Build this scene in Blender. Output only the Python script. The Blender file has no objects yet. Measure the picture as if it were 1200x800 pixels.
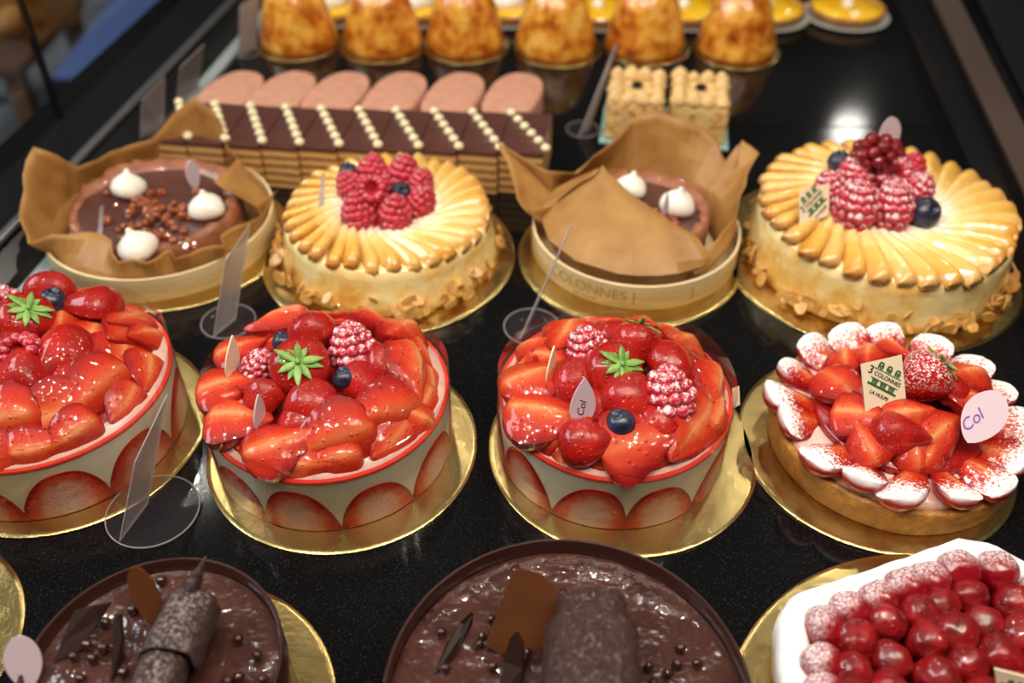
import bpy, bmesh, math, random
from mathutils import Vector, Matrix, noise

rnd = random.Random(7)
PI = math.pi
SC = bpy.context.scene
COL = SC.collection

# ---------------------------------------------------------------- camera model (1200 x 800)
CAM_H, FOC = 0.6, 1112.0
PITCH, ROLL = math.radians(41.41), math.radians(0.5)

def at(px, py, z=0.0):
    """the point at height z that photograph pixel (px, py) shows"""
    x, y = (px - 600) / FOC, -(py - 400) / FOC
    cr, sr = math.cos(ROLL), math.sin(ROLL)
    x, y = cr * x - sr * y, sr * x + cr * y
    cp, sp = math.cos(PITCH), math.sin(PITCH)
    d = Vector((x, cp + y * sp, -sp + y * cp))
    t = (z - CAM_H) / d.z
    return Vector((d.x * t, d.y * t, z))

# ---------------------------------------------------------------- materials
def srgb(r, g, b):
    f = lambda c: c / 12.92 if c <= 0.04045 else ((c + 0.055) / 1.055) ** 2.4
    return (f(r / 255), f(g / 255), f(b / 255), 1)

class NT:
    """small node helper around one material"""
    def __init__(s, name):
        s.m = bpy.data.materials.new(name); s.m.use_nodes = True
        s.t = s.m.node_tree; s.t.nodes.clear()
        s.out = s.t.nodes.new('ShaderNodeOutputMaterial')
        s.b = s.t.nodes.new('ShaderNodeBsdfPrincipled')
        s.t.links.new(s.b.outputs[0], s.out.inputs[0])
    def n(s, kind, **kw):
        nd = s.t.nodes.new(kind)
        for k, v in kw.items():
            if isinstance(k, str) and k.startswith('i_'):
                key = k[2:]
                key = int(key) if key.isdigit() else key.replace('_', ' ')
                s.put(nd.inputs[key], v)
            else:
                setattr(nd, k, v)
        return nd
    def put(s, sock, v):
        if isinstance(v, bpy.types.NodeSocket): s.t.links.new(v, sock)
        else: sock.default_value = v
    def set(s, **kw):
        for k, v in kw.items(): s.put(s.b.inputs[k.replace('_', ' ')], v)
        if 'Normal' in kw: s.put(s.b.inputs['Coat Normal'], kw['Normal'])
    def obj(s): return s.n('ShaderNodeTexCoord').outputs['Object']
    def uv(s): return s.n('ShaderNodeTexCoord').outputs['UV']
    def noise(s, scale, detail=3, vec=None, rough=.5, col=False):
        nd = s.n('ShaderNodeTexNoise', i_Scale=scale, i_Detail=detail, i_Roughness=rough)
        s.put(nd.inputs['Vector'], vec if vec is not None else s.obj())
        return nd.outputs['Color' if col else 'Fac']
    def voro(s, scale, vec=None, feature='F1', out='Distance', rand=1.0):
        nd = s.n('ShaderNodeTexVoronoi', feature=feature, i_Scale=scale, i_Randomness=rand)
        s.put(nd.inputs['Vector'], vec if vec is not None else s.obj())
        return nd.outputs[out]
    def ramp(s, fac, stops, interp='LINEAR'):
        nd = s.n('ShaderNodeValToRGB'); r = nd.color_ramp; r.interpolation = interp
        while len(r.elements) < len(stops): r.elements.new(0.5)
        for e, (p, c) in zip(r.elements, stops):
            e.position = p; e.color = c if len(c) == 4 else (*c, 1)
        s.put(nd.inputs[0], fac); return nd.outputs[0]
    def bw(s, fac, a, b):
        nd = s.n('ShaderNodeMapRange', interpolation_type='SMOOTHSTEP')
        s.put(nd.inputs[0], fac); nd.inputs[1].default_value = a; nd.inputs[2].default_value = b
        return nd.outputs[0]
    def math(s, op, a, b=0.0, c=None):
        nd = s.n('ShaderNodeMath', operation=op); s.put(nd.inputs[0], a); s.put(nd.inputs[1], b)
        if c is not None: s.put(nd.inputs[2], c)
        return nd.outputs[0]
    def mix(s, fac, a, b):
        nd = s.n('ShaderNodeMix', data_type='RGBA')
        s.put(nd.inputs[0], fac); s.put(nd.inputs[6], a); s.put(nd.inputs[7], b)
        return nd.outputs[2]
    def bump(s, h, strength=.3, dist=.001, prev=None):
        nd = s.n('ShaderNodeBump', i_Strength=strength, i_Distance=dist)
        s.put(nd.inputs['Height'], h)
        if prev is not None: s.put(nd.inputs['Normal'], prev)
        return nd.outputs[0]
    def drops(s, nrm, ob, scale=330, thr=.45):
        """tiny beads of glaze"""
        d = s.voro(scale, ob); cs = s.n('ShaderNodeSeparateColor'); s.put(cs.inputs[0], s.voro(scale, ob, out='Color'))
        h = s.math('MULTIPLY', s.bw(d, .42, .0), s.bw(cs.outputs[0], thr, thr + .15))
        return s.bump(h, .8, .0011, nrm)
    def up(s):
        g = s.n('ShaderNodeNewGeometry'); sp = s.n('ShaderNodeSeparateXYZ')
        s.put(sp.inputs[0], g.outputs['Normal']); return sp.outputs[2]
    def sep(s, v):
        sp = s.n('ShaderNodeSeparateXYZ'); s.put(sp.inputs[0], v); return sp.outputs
    def rand(s): return s.n('ShaderNodeObjectInfo').outputs['Random']

def simple(name, col, rough=.5, metal=0, coat=0, var=0, vscale=60, bump=0, bscale=200, **kw):
    t = NT(name)
    c = col
    if var:
        f = t.noise(vscale, 4)
        d = tuple(max(0, x * (1 - var)) for x in col[:3]) + (1,)
        l = tuple(min(1, x * (1 + var)) for x in col[:3]) + (1,)
        c = t.ramp(f, [(.3, d), (.7, l)])
    t.set(Base_Color=c, Roughness=rough, Metallic=metal, Coat_Weight=coat, Coat_Roughness=.06)
    if bump: t.set(Normal=t.bump(t.noise(bscale, 3), bump, .0012))
    t.set(**kw)
    return t.m

M = {}
def make_materials():
    # ---- strawberry skin (seeds as yellow flecks in dimples)
    def skin(name, dust=0, bright=1.0):
        t = NT(name)
        ob = t.obj()
        v = t.voro(300, ob, rand=.75)
        seed = t.bw(v, .20, .10)
        tone = t.ramp(t.noise(45, 2, ob), [(.3, (.26 * bright, .003, .002)), (.7, (.46 * bright, .010, .004))])
        c = t.mix(t.math('MULTIPLY', seed, .4), tone, (.75, .22, .05, 1))
        h = t.bw(v, .06, .30)
        nrm = t.bump(h, .30, .0010)
        nrm = t.drops(nrm, ob)
        ro = .5
        t.set(Coat_Weight=.85, Coat_Roughness=.03, Specular_IOR_Level=.2)
        if dust:
            m = t.math('MULTIPLY', t.bw(t.noise(650, 4, ob, .7), .62 - .2 * dust, .70 - .2 * dust), t.bw(t.up(), .1, .7))
            c = t.mix(m, c, (.88, .84, .84, 1))
            ro = t.math('ADD', .16, t.math('MULTIPLY', m, .6))
            t.set(Coat_Weight=t.math('SUBTRACT', 1.0, m))
        t.set(Base_Color=c, Roughness=ro, Normal=nrm)
        return t.m
    M['skin'] = skin('strawberry_skin'); M['skin_dust'] = skin('strawberry_skin_dusted', .55)
    # ---- strawberry flesh: uv.x along the fruit, uv.y from the middle (0) to the rim (1)
    def flesh(name, pale=1.0, sugar=False, coat=1.0):
        t = NT(name)
        u, v, _ = t.sep(t.uv()); ob = t.obj(); r = t.rand()
        st = t.noise(150, 3, ob)
        vv = t.math('ADD', v, t.math('MULTIPLY', t.math('SUBTRACT', st, .5), .38))
        c = t.ramp(vv, [(0, (.80, .52, .42)), (.33, (.78, .36, .24)), (.58, (.68, .10, .035)), (.82, (.58, .022, .006)), (.95, (.36, .004, .003))]) if pale > 1.5 else t.ramp(vv, [(0, (.74, .27 * pale, .11 * pale * pale)), (.16, (.66, .12, .034)), (.38, (.56, .038, .008)), (.75, (.48, .016, .004)), (.93, (.26, .003, .002))])
        red = t.ramp(vv, [(0, (.58, .060, .013)), (.4, (.52, .026, .006)), (.93, (.26, .003, .002))])
        ends = t.math('MAXIMUM', t.bw(u, .55, .85), t.bw(u, .12, .02))
        keep = t.math('MAXIMUM', ends, t.math('MULTIPLY', t.bw(r, .55, 1.0), .8 if pale < 1.5 else .25))
        c = t.mix(keep, c, red)
        nrm = t.bump(t.noise(85, 2, ob), .5, .0018)
        nrm = t.bump(t.noise(150, 1, ob), .30, .0016, nrm)
        nrm = t.drops(nrm, ob)
        if sugar:
            m = t.bw(t.math('ADD', u, t.math('MULTIPLY', t.math('SUBTRACT', t.noise(480, 4, ob, .75), .5), 1.5)), .35, .13)
            m = t.math('MULTIPLY', m, t.bw(t.up(), -.35, .15))
            c = t.mix(m, c, (.90, .87, .87, 1))
            t.set(Coat_Weight=t.math('SUBTRACT', 1.0, m), Roughness=t.math('ADD', .18, t.math('MULTIPLY', m, .6)))
        else:
            t.set(Coat_Weight=coat * .8, Roughness=.55, Specular_IOR_Level=.25)
        t.set(Base_Color=c, Coat_Roughness=.03, Normal=nrm)
        return t.m
    M['flesh'] = flesh('strawberry_flesh', 1.0)
    M['flesh_side'] = flesh('strawberry_flesh_pressed', 1.9, coat=.5)
    M['flesh_sugar'] = flesh('strawberry_flesh_sugared', .8, True)
    t = NT('strawberry_skin_sugared')
    u, v, _ = t.sep(t.uv()); ob = t.obj()
    m = t.bw(t.math('ADD', u, t.math('MULTIPLY', t.math('SUBTRACT', t.noise(500, 4, ob, .7), .5), .75)), .42, .25)
    m = t.math('MULTIPLY', m, t.bw(t.up(), .0, .45))
    t.set(Base_Color=t.mix(m, t.ramp(t.noise(60, 2, ob), [(.3, (.34, .006, .012)), (.7, (.55, .012, .014))]), (.90, .87, .87, 1)),
          Roughness=t.math('ADD', .25, t.math('MULTIPLY', m, .5)), Coat_Weight=t.math('SUBTRACT', .25, t.math('MULTIPLY', m, .25)), Normal=t.bump(t.noise(300, 3, ob), .4, .001))
    M['skin_sugar'] = t.m
    # ---- raspberries
    def rasp(name, amount, thr):
        t = NT(name); ob = t.obj()
        base = t.ramp(t.noise(120, 2, ob), [(.3, (.36, .008, .022)), (.7, (.60, .022, .05))])
        m = t.math('MULTIPLY', t.bw(t.noise(420, 4, ob, .75), thr, thr + .12), t.math('MULTIPLY', t.bw(t.up(), .05, .8), amount))
        t.set(Base_Color=t.mix(m, base, (.90, .78, .82, 1)), Roughness=t.math('ADD', .28, t.math('MULTIPLY', m, .5)),
              Coat_Weight=.25, Subsurface_Weight=0.0, Normal=t.bump(t.noise(700, 2, ob), .3, .0005))
        return t.m
    M['rasp'] = rasp('raspberry_red', .55, .56); M['rasp_dust'] = rasp('raspberry_dusted', .95, .47); M['rasp_plain'] = rasp('raspberry_pinkish', .35, .5)
    t = NT('blueberry_skin'); ob = t.obj()
    t.set(Base_Color=t.ramp(t.noise(90, 3, ob), [(.35, (.006, .008, .022)), (.7, (.03, .038, .085))]), Roughness=.33, Coat_Weight=.25)
    M['blue'] = t.m
    t = NT('strawberry_leaf'); ob = t.obj()
    t.set(Base_Color=t.ramp(t.noise(160, 2, ob), [(.3, (.10, .26, .03)), (.7, (.30, .52, .13))]), Roughness=.45)
    M['leaf'] = t.m
    # ---- creams, sponge
    M['cream'] = simple('pale_mousseline_cream', srgb(226, 216, 188), .5, coat=.3, var=.08, vscale=70, bump=.15, bscale=120)
    t = NT('cream_bits'); ob = t.obj()
    M['cream_pink'] = simple('pink_cream', srgb(236, 190, 176), .35, coat=.5, var=.12, vscale=90, bump=.2)
    t = NT('red_jelly'); t.set(Base_Color=(.72, .05, .03, 1), Roughness=.1, Coat_Weight=1.0, Alpha=1)
    t.set(Normal=t.bump(t.noise(120, 2), .25, .001)); M['jelly'] = t.m
    t = NT('dark_red_glaze'); t.set(Base_Color=(.34, .008, .006, 1), Roughness=.2, Coat_Weight=1.0, Normal=t.bump(t.noise(140, 3), .5, .002)); M['glaze_red'] = t.m
    # ---- clear plastic
    def clear(name, tint, alpha, rough=.05):
        t = NT(name)
        tr = t.n('ShaderNodeBsdfTransparent', i_Color=tint)
        gl = t.n('ShaderNodeBsdfGlossy', i_Color=(1, 1, 1, 1), i_Roughness=rough)
        fr = t.n('ShaderNodeLayerWeight', i_Blend=.5)
        k = t.math('POWER', fr.outputs['Facing'], 4.0)
        g = t.n('ShaderNodeMixShader'); t.put(g.inputs[0], t.math('ADD', t.math('MULTIPLY', k, .45), .03 + alpha))
        t.put(g.inputs[1], tr.outputs[0]); t.put(g.inputs[2], gl.outputs[0])
        t.t.links.new(g.outputs[0], t.out.inputs[0]); return t.m
    M['acetate'] = clear('clear_acetate', (.97, .97, .97, 1), .0, .04)
    M['teal_film'] = simple('teal_plastic_sheet', srgb(150, 190, 180), .25, coat=.3)
    def frosted(name, col, a, rough=.3):
        t = NT(name)
        tr = t.n('ShaderNodeBsdfTransparent', i_Color=(.92, .92, .92, 1))
        t.set(Base_Color=col, Roughness=rough, Coat_Weight=.5)
        g = t.n('ShaderNodeMixShader'); g.inputs[0].default_value = a
        t.put(g.inputs[1], tr.outputs[0]); t.put(g.inputs[2], t.b.outputs[0])
        t.t.links.new(g.outputs[0], t.out.inputs[0]); return t.m
    M['card'] = frosted('clear_card', srgb(176, 168, 170), .55)
    M['card_far'] = frosted('grey_card', srgb(150, 140, 142), .88)
    M['base_clear'] = frosted('clear_base', srgb(120, 116, 124), .05, .1)
    M['glass'] = clear('front_glass', (.90, .93, .93, 1), .0, .02)
    # ---- gold card
    t = NT('gold_card'); ob = t.obj()
    h = t.noise(55, 4, ob, .6)
    t.set(Base_Color=t.ramp(t.noise(30, 2, ob), [(.3, (.56, .40, .14)), (.7, (.68, .51, .21))]), Metallic=1.0,
          Roughness=.25,
          Normal=t.bump(t.noise(260, 3, ob), .25, .0006, t.bump(h, .3, .002)))
    M['gold'] = t.m
    # ---- apple
    t = NT('glazed_apple'); u, v, _ = t.sep(t.uv()); ob = t.obj(); r = t.rand()
    k = t.math('ADD', u, t.math('MULTIPLY', t.math('SUBTRACT', t.noise(90, 3, ob), .5), .5))
    c = t.ramp(k, [(.20, srgb(252, 244, 228)), (.36, srgb(246, 216, 146)), (.65, srgb(234, 182, 78)), (.98, srgb(208, 140, 44))])
    c = t.mix(t.math('MULTIPLY', t.bw(t.math('ADD', v, t.math('MULTIPLY', t.math('SUBTRACT', t.noise(150, 3, ob), .5), .5)), .66, 1.0), t.bw(u, .25, .6)), c, srgb(160, 92, 28))
    c = t.mix(t.math('MULTIPLY', r, .38), c, srgb(244, 218, 150))
    t.set(Base_Color=c, Roughness=.2, Coat_Weight=.9, Coat_Roughness=.06, Normal=t.bump(t.noise(200, 2, ob), .15, .001))
    M['apple'] = t.m
    t = NT('glazed_cake_side'); ob = t.obj(); z = t.sep(ob)[2]
    k = t.math('ADD', t.noise(22, 4, ob, .65), t.math('MULTIPLY', z, 2.0))
    c = t.ramp(k, [(.30, srgb(216, 150, 58)), (.48, srgb(242, 194, 98)), (.64, srgb(252, 232, 166))])
    t.set(Base_Color=c, Roughness=.28, Coat_Weight=.8, Coat_Roughness=.1, Normal=t.bump(t.noise(60, 4, ob, .6), .35, .003))
    M['apple_side'] = t.m
    M['apple_top'] = simple('icing_sugar_top', srgb(250, 238, 214), .5, var=.08, vscale=80, bump=.2, coat=.2)
    M['almond'] = simple('toasted_almond', srgb(218, 168, 92), .4, var=.25, vscale=120, coat=.5)
    # ---- chocolate
    M['ganache'] = simple('matt_ganache', srgb(84, 50, 44), .32, var=.15, vscale=20, coat=.15)
    t = NT('mirror_glaze'); ob = t.obj()
    c = t.ramp(t.noise(26, 4, ob, .6), [(.3, srgb(52, 27, 21)), (.6, srgb(76, 44, 37)), (.8, srgb(98, 63, 55))])
    n1 = t.bump(t.noise(19, 4, ob, .5), 1.0, .010); n1 = t.bump(t.noise(90, 2, ob), .2, .001, n1)
    t.set(Base_Color=c, Roughness=.22, Coat_Weight=1.0, Coat_Roughness=.07, Normal=n1); M['glaze'] = t.m
    M['collar'] = simple('dark_chocolate_collar', srgb(54, 27, 22), .28, var=.1, vscale=30, coat=.35)
    M['dark_choc'] = simple('dark_chocolate', srgb(38, 20, 16), .5, var=.15, Specular_IOR_Level=.2)
    M['milk_choc'] = simple('milk_chocolate', srgb(88, 48, 24), .38, var=.12, vscale=40)
    M['pearl'] = simple('chocolate_pearl', srgb(52, 24, 18), .22, coat=.5)
    t = NT('chocolate_bark'); ob = t.obj()
    h = t.noise(170, 5, ob, .7)
    d = t.math('MULTIPLY', t.bw(t.noise(330, 4, ob, .75), .52, .66), t.bw(t.up(), .25, .95))
    t.set(Base_Color=t.mix(t.math('MULTIPLY', d, .28), srgb(58, 33, 27), (.55, .48, .46, 1)), Roughness=.34, Coat_Weight=.4, Normal=t.bump(h, 1.0, .005))
    M['bark'] = t.m
    t = NT('chocolate_bark_sugared'); ob = t.obj()
    d = t.math('MULTIPLY', t.bw(t.noise(380, 4, ob, .75), .46, .62), t.bw(t.up(), .45, 1.0))
    t.set(Base_Color=t.mix(t.math('MULTIPLY', d, .46), srgb(56, 31, 26), (.70, .62, .60, 1)), Roughness=.36, Coat_Weight=.3, Normal=t.bump(t.noise(170, 5, ob, .7), 1.0, .005))
    M['bark_sugar'] = t.m
    M['crust_choc'] = simple('baked_cocoa_crust', srgb(150, 92, 62), .5, var=.3, vscale=55, coat=.5, bump=.5, bscale=90)
    M['nougatine'] = simple('caramel_nougatine', srgb(150, 78, 40), .3, var=.3, vscale=90, coat=.7)
    M['meringue'] = simple('white_meringue', srgb(246, 240, 228), .45, coat=.15)
    M['ivory'] = simple('white_chocolate', srgb(240, 226, 184), .4, coat=.2)
    # ---- paper and wood
    t = NT('baking_parchment'); ob = t.obj()
    c = t.ramp(t.noise(28, 4, ob), [(.3, srgb(176, 124, 62)), (.7, srgb(206, 158, 92))])
    t.set(Base_Color=c, Roughness=.42, Normal=t.bump(t.noise(70, 3, ob), .2, .002))
    tl = t.n('ShaderNodeBsdfTranslucent'); t.put(tl.inputs[0], c)
    g = t.n('ShaderNodeMixShader'); g.inputs[0].default_value = .3
    t.put(g.inputs[1], t.b.outputs[0]); t.put(g.inputs[2], tl.outputs[0]); t.t.links.new(g.outputs[0], t.out.inputs[0])
    M['paper'] = t.m
    t = NT('poplar_wood'); ob = t.obj(); mp = t.n('ShaderNodeMapping'); mp.inputs['Scale'].default_value = (1, 1, 14); t.put(mp.inputs[0], ob)
    c = t.ramp(t.noise(14, 4, mp.outputs[0]), [(.3, srgb(216, 190, 138)), (.7, srgb(238, 220, 176))])
    t.set(Base_Color=c, Roughness=.5); M['wood'] = t.m
    M['burnt'] = simple('stamped_ink', srgb(176, 140, 84), .6)
    # ---- cherry tart
    t = NT('glazed_cherry'); ob = t.obj()
    t.set(Base_Color=t.ramp(t.noise(70, 3, ob), [(.3, (.10, .001, .002)), (.7, (.30, .003, .005))]), Roughness=.5, Coat_Weight=1.0, Coat_Roughness=.035, Specular_IOR_Level=.3,
          Normal=t.drops(t.bump(t.noise(120, 1, ob, .4), .45, .0030), ob, 240, .4)); M['cherry'] = t.m
    t = NT('glazed_cherry_dusted'); ob = t.obj()
    m = t.math('MULTIPLY', t.bw(t.noise(620, 5, ob, .8), .40, .60), t.math('MULTIPLY', t.bw(t.up(), .0, .7), t.bw(t.sep(ob)[0], -.007, .006)))
    t.set(Base_Color=t.mix(m, (.26, .004, .012, 1), (.86, .80, .82, 1)), Roughness=t.math('ADD', .2, t.math('MULTIPLY', m, .6)), Coat_Weight=t.math('SUBTRACT', .8, t.math('MULTIPLY', m, .8)), Normal=t.bump(t.noise(170, 3, ob), .4, .002))
    M['cherry_dust'] = t.m
    M['sugar'] = simple('icing_sugar', srgb(244, 242, 240), .8, var=.05, vscale=200, bump=.35, bscale=260)
    M['cherry_jelly'] = simple('cherry_jelly', (.16, .003, .006, 1), .12, coat=1.0)
    # ---- baked goods
    t = NT('butter_crust'); ob = t.obj()
    c = t.ramp(t.noise(70, 5, ob, .7), [(.3, srgb(134, 82, 26)), (.55, srgb(184, 126, 52)), (.75, srgb(214, 164, 86))])
    t.set(Base_Color=c, Roughness=.45, Coat_Weight=.35, Coat_Roughness=.2, Normal=t.bump(t.noise(190, 4, ob, .65), .9, .0025)); M['crust'] = t.m
    t = NT('caramelised_puff'); ob = t.obj(); r = t.rand()
    off = t.n('ShaderNodeVectorMath', operation='ADD'); t.put(off.inputs[0], ob)
    cb = t.n('ShaderNodeCombineXYZ'); t.put(cb.inputs[0], r); t.put(cb.inputs[2], r); t.put(off.inputs[1], cb.outputs[0])
    k = t.noise(38, 4, off.outputs[0], .6)
    c = t.ramp(k, [(.28, srgb(126, 52, 10)), (.42, srgb(196, 108, 26)), (.55, srgb(232, 164, 60)), (.75, srgb(246, 204, 110))])
    t.set(Base_Color=c, Roughness=.25, Coat_Weight=.8, Coat_Roughness=.12, Normal=t.bump(t.noise(50, 4, off.outputs[0]), .4, .004)); M['puff'] = t.m
    t = NT('lemon_curd'); ob = t.obj()
    t.set(Base_Color=t.ramp(t.noise(40, 3, ob), [(.35, srgb(244, 178, 24)), (.65, srgb(252, 206, 52))]), Roughness=.12, Coat_Weight=1.0); M['curd'] = t.m
    M['plate'] = simple('pale_paper_plate', srgb(176, 178, 168), .4, coat=.2)
    M['pinkcake'] = simple('pink_brown_glaze', srgb(196, 142, 118), .5, var=.12, vscale=60, coat=.1, bump=.1)
    t = NT('opera_layers'); ob = t.obj(); z = t.sep(ob)[2]
    w = t.math('ADD', z, t.math('MULTIPLY', t.math('SUBTRACT', t.noise(120, 3, ob), .5), .004))
    s = t.math('SINE', t.math('MULTIPLY', w, 600.0))
    t.set(Base_Color=t.ramp(t.math('ADD', t.math('MULTIPLY', s, .5), .5), [(.1, srgb(134, 90, 48)), (.5, srgb(190, 144, 84)), (.8, srgb(208, 168, 106))]), Roughness=.7, Normal=t.bump(t.noise(300, 3, ob), .4, .001)); M['opera'] = t.m
    M['coffee'] = simple('coffee_cream', srgb(222, 186, 124), .6, var=.2, vscale=80, bump=.5, bscale=150)
    # ---- counter
    t = NT('black_granite'); ob = t.obj()
    v = t.voro(900, ob, out='Distance'); col = t.n('ShaderNodeSeparateColor'); t.put(col.inputs[0], t.voro(900, ob, out='Color'))
    spk = t.math('MULTIPLY', t.bw(v, .42, .25), t.bw(col.outputs[0], .62, .95))
    t.set(Base_Color=t.mix(spk, (.0045, .0045, .005, 1), (.03, .03, .029, 1)), Roughness=.09, Specular_IOR_Level=.35, Normal=t.bump(t.noise(500, 2, ob), .03, .0004)); M['granite'] = t.m
    M['black_glass'] = simple('black_glass', (.006, .006, .006, 1), .08, Specular_IOR_Level=.32)
    M['black_metal'] = simple('black_painted_metal', (.008, .008, .009, 1), .4, Specular_IOR_Level=.12)
    M['satin_black'] = simple('satin_black_side', (.012, .012, .013, 1), .25, Specular_IOR_Level=.3)
    M['steel'] = simple('brushed_steel', srgb(150, 152, 154), .35, metal=.9)
    M['pale_strip'] = simple('pale_glass_edge', srgb(150, 158, 158), .3)
    M['bronze'] = simple('brown_bronze_trim', srgb(78, 62, 54), .45, metal=.3, var=.12, vscale=8)
    M['tag_white'] = simple('pale_mauve_sugar_paste', srgb(206, 186, 196), .5)
    M['tag_ivory'] = simple('ivory_chocolate_card', srgb(232, 216, 184), .45)
    M['green_ink'] = simple('green_ink', srgb(34, 92, 48), .6)
    M['dark_ink'] = simple('dark_ink', srgb(44, 34, 28), .6)
    M['purple_ink'] = simple('purple_ink', srgb(110, 60, 150), .6)
    M['floor'] = simple('grey_stone_floor', srgb(120, 122, 124), .45, var=.15, vscale=3)
    M['wall'] = simple('dim_brown_wall', srgb(70, 58, 50), .8)
    M['brownwood'] = simple('display_wood', srgb(92, 58, 32), .5, var=.3, vscale=8)
    M['bread'] = simple('bread_crust', srgb(190, 130, 70), .6, var=.3, vscale=12)
    t = NT('blue_screen'); t.set(Base_Color=(.02, .03, .06, 1), Emission_Color=srgb(96, 116, 176), Emission_Strength=.42)
    M['screen'] = t.m
    t = NT('lamp_face'); t.set(Base_Color=(1, 1, 1, 1), Emission_Color=(1, .95, .86, 1), Emission_Strength=24); M['lamp'] = t.m

make_materials()

# ---------------------------------------------------------------- mesh helpers
class MB:
    def __init__(s): s.v = []; s.f = []; s.m = []; s.uv = {}
    def add(s, vs, fs, mi=0, mat=None):
        o = len(s.v)
        s.v += [tuple(mat @ Vector(v)) if mat else tuple(v) for v in vs]
        for f in fs: s.f.append(tuple(i + o for i in f)); s.m.append(mi)
        return o
    def lathe(s, prof, n=48, mi=0, mat=None, wob=None, cap=True):
        vs, fs = [], []
        for j, (r, z) in enumerate(prof):
            for i in range(n):
                a = 2 * PI * i / n
                rr, zz = (r, z) if wob is None else wob(r, z, a, j)
                vs.append((rr * math.cos(a), rr * math.sin(a), zz))
        for j in range(len(prof) - 1):
            for i in range(n):
                k = (i + 1) % n
                fs.append((j * n + i, j * n + k, (j + 1) * n + k, (j + 1) * n + i))
        if cap:
            if prof[0][0] > 1e-6: fs.append(tuple(reversed(range(n))))
            L = (len(prof) - 1) * n
            if prof[-1][0] > 1e-6: fs.append(tuple(L + i for i in range(n)))
        return s.add(vs, fs, mi, mat)
    def box(s, sx, sy, sz, c=(0, 0, 0), mi=0, mat=None):
        x, y, z = sx / 2, sy / 2, sz / 2
        vs = [(c[0] + a * x, c[1] + b * y, c[2] + d * z) for d in (-1, 1) for b in (-1, 1) for a in (-1, 1)]
        fs = [(0, 2, 3, 1), (4, 5, 7, 6), (0, 1, 5, 4), (2, 6, 7, 3), (0, 4, 6, 2), (1, 3, 7, 5)]
        return s.add(vs, fs, mi, mat)
    def prism(s, poly, z0, z1, mi=0, mat=None):
        n = len(poly)
        vs = [(x, y, z0) for x, y in poly] + [(x, y, z1) for x, y in poly]
        fs = [tuple(reversed(range(n))), tuple(range(n, 2 * n))] + [(i, (i + 1) % n, n + (i + 1) % n, n + i) for i in range(n)]
        return s.add(vs, fs, mi, mat)
    def ball(s, r, c=(0, 0, 0), sub=2, mi=0, sq=(1, 1, 1)):
        bm = bmesh.new(); bmesh.ops.create_icosphere(bm, subdivisions=sub, radius=r)
        bm.verts.index_update()
        vs = [(v.co.x * sq[0] + c[0], v.co.y * sq[1] + c[1], v.co.z * sq[2] + c[2]) for v in bm.verts]
        fs = [tuple(v.index for v in f.verts) for f in bm.faces]; bm.free()
        return s.add(vs, fs, mi)
    def mesh(s, name, mats, smooth=True, sharp=None, bevel=0, bseg=2):
        me = bpy.data.meshes.new(name); me.from_pydata(s.v, [], s.f)
        for m in (mats if isinstance(mats, (list, tuple)) else [mats]): me.materials.append(m)
        me.polygons.foreach_set('material_index', s.m)
        if s.uv:
            l = me.uv_layers.new(name='UVMap')
            for p in me.polygons:
                for li, vi in zip(p.loop_indices, p.vertices): l.data[li].uv = s.uv.get(vi, (0, 0))
        if bevel:
            bm = bmesh.new(); bm.from_mesh(me)
            es = [e for e in bm.edges if len(e.link_faces) == 2 and e.calc_face_angle() > .6]
            bmesh.ops.bevel(bm, geom=es, offset=bevel, segments=bseg, affect='EDGES', profile=.5, clamp_overlap=True)
            bm.to_mesh(me); bm.free()
        me.polygons.foreach_set('use_smooth', [smooth] * len(me.polygons))
        if sharp: me.set_sharp_from_angle(angle=math.radians(sharp))
        me.update(); return me

def link(name, data, parent=None, loc=None, rot=None, scale=None):
    """link one object; loc is a world point when the parent is an unrotated root"""
    o = bpy.data.objects.new(name, data); COL.objects.link(o)
    if parent is not None: o.parent = parent
    base = parent.location if parent is not None else Vector((0, 0, 0))
    if loc is not None: o.location = Vector(loc) - base
    if rot is not None:
        o.rotation_mode = 'QUATERNION' if not isinstance(rot, tuple) else 'XYZ'
        if isinstance(rot, tuple): o.rotation_euler = rot
        else: o.rotation_quaternion = rot.to_quaternion()
    if scale is not None: o.scale = (scale,) * 3 if not isinstance(scale, (tuple, list)) else scale
    return o

def sub(name, data, part, loc=(0, 0, 0), rot=None, scale=None):
    o = bpy.data.objects.new(name, data); COL.objects.link(o); o.parent = part; o.location = loc
    if rot is not None: o.rotation_euler = rot
    if scale is not None: o.scale = (scale,) * 3
    return o

def tag(o, label, cat, group=None):
    o['label'] = label; o['category'] = cat
    if group: o['group'] = group
    return o

def thing(name, label, cat, loc, group=None):
    o = bpy.data.objects.new(name, None); COL.objects.link(o); o.location = loc; o.empty_display_size = .02
    return tag(o, label, cat, group)

def structure(name, me, loc=(0, 0, 0), rot=None):
    o = link(name, me, None, loc, rot); o['kind'] = 'structure'; return o

def frame(n, t):
    """matrix with Z = n and Y as near t as can be"""
    n = Vector(n).normalized(); t = Vector(t); t = (t - n * t.dot(n))
    if t.length < 1e-5: t = n.orthogonal()
    t.normalize(); x = t.cross(n)
    return Matrix((x, t, n)).transposed()

def yawv(deg): return Vector((math.cos(math.radians(deg)), math.sin(math.radians(deg)), 0))

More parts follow.
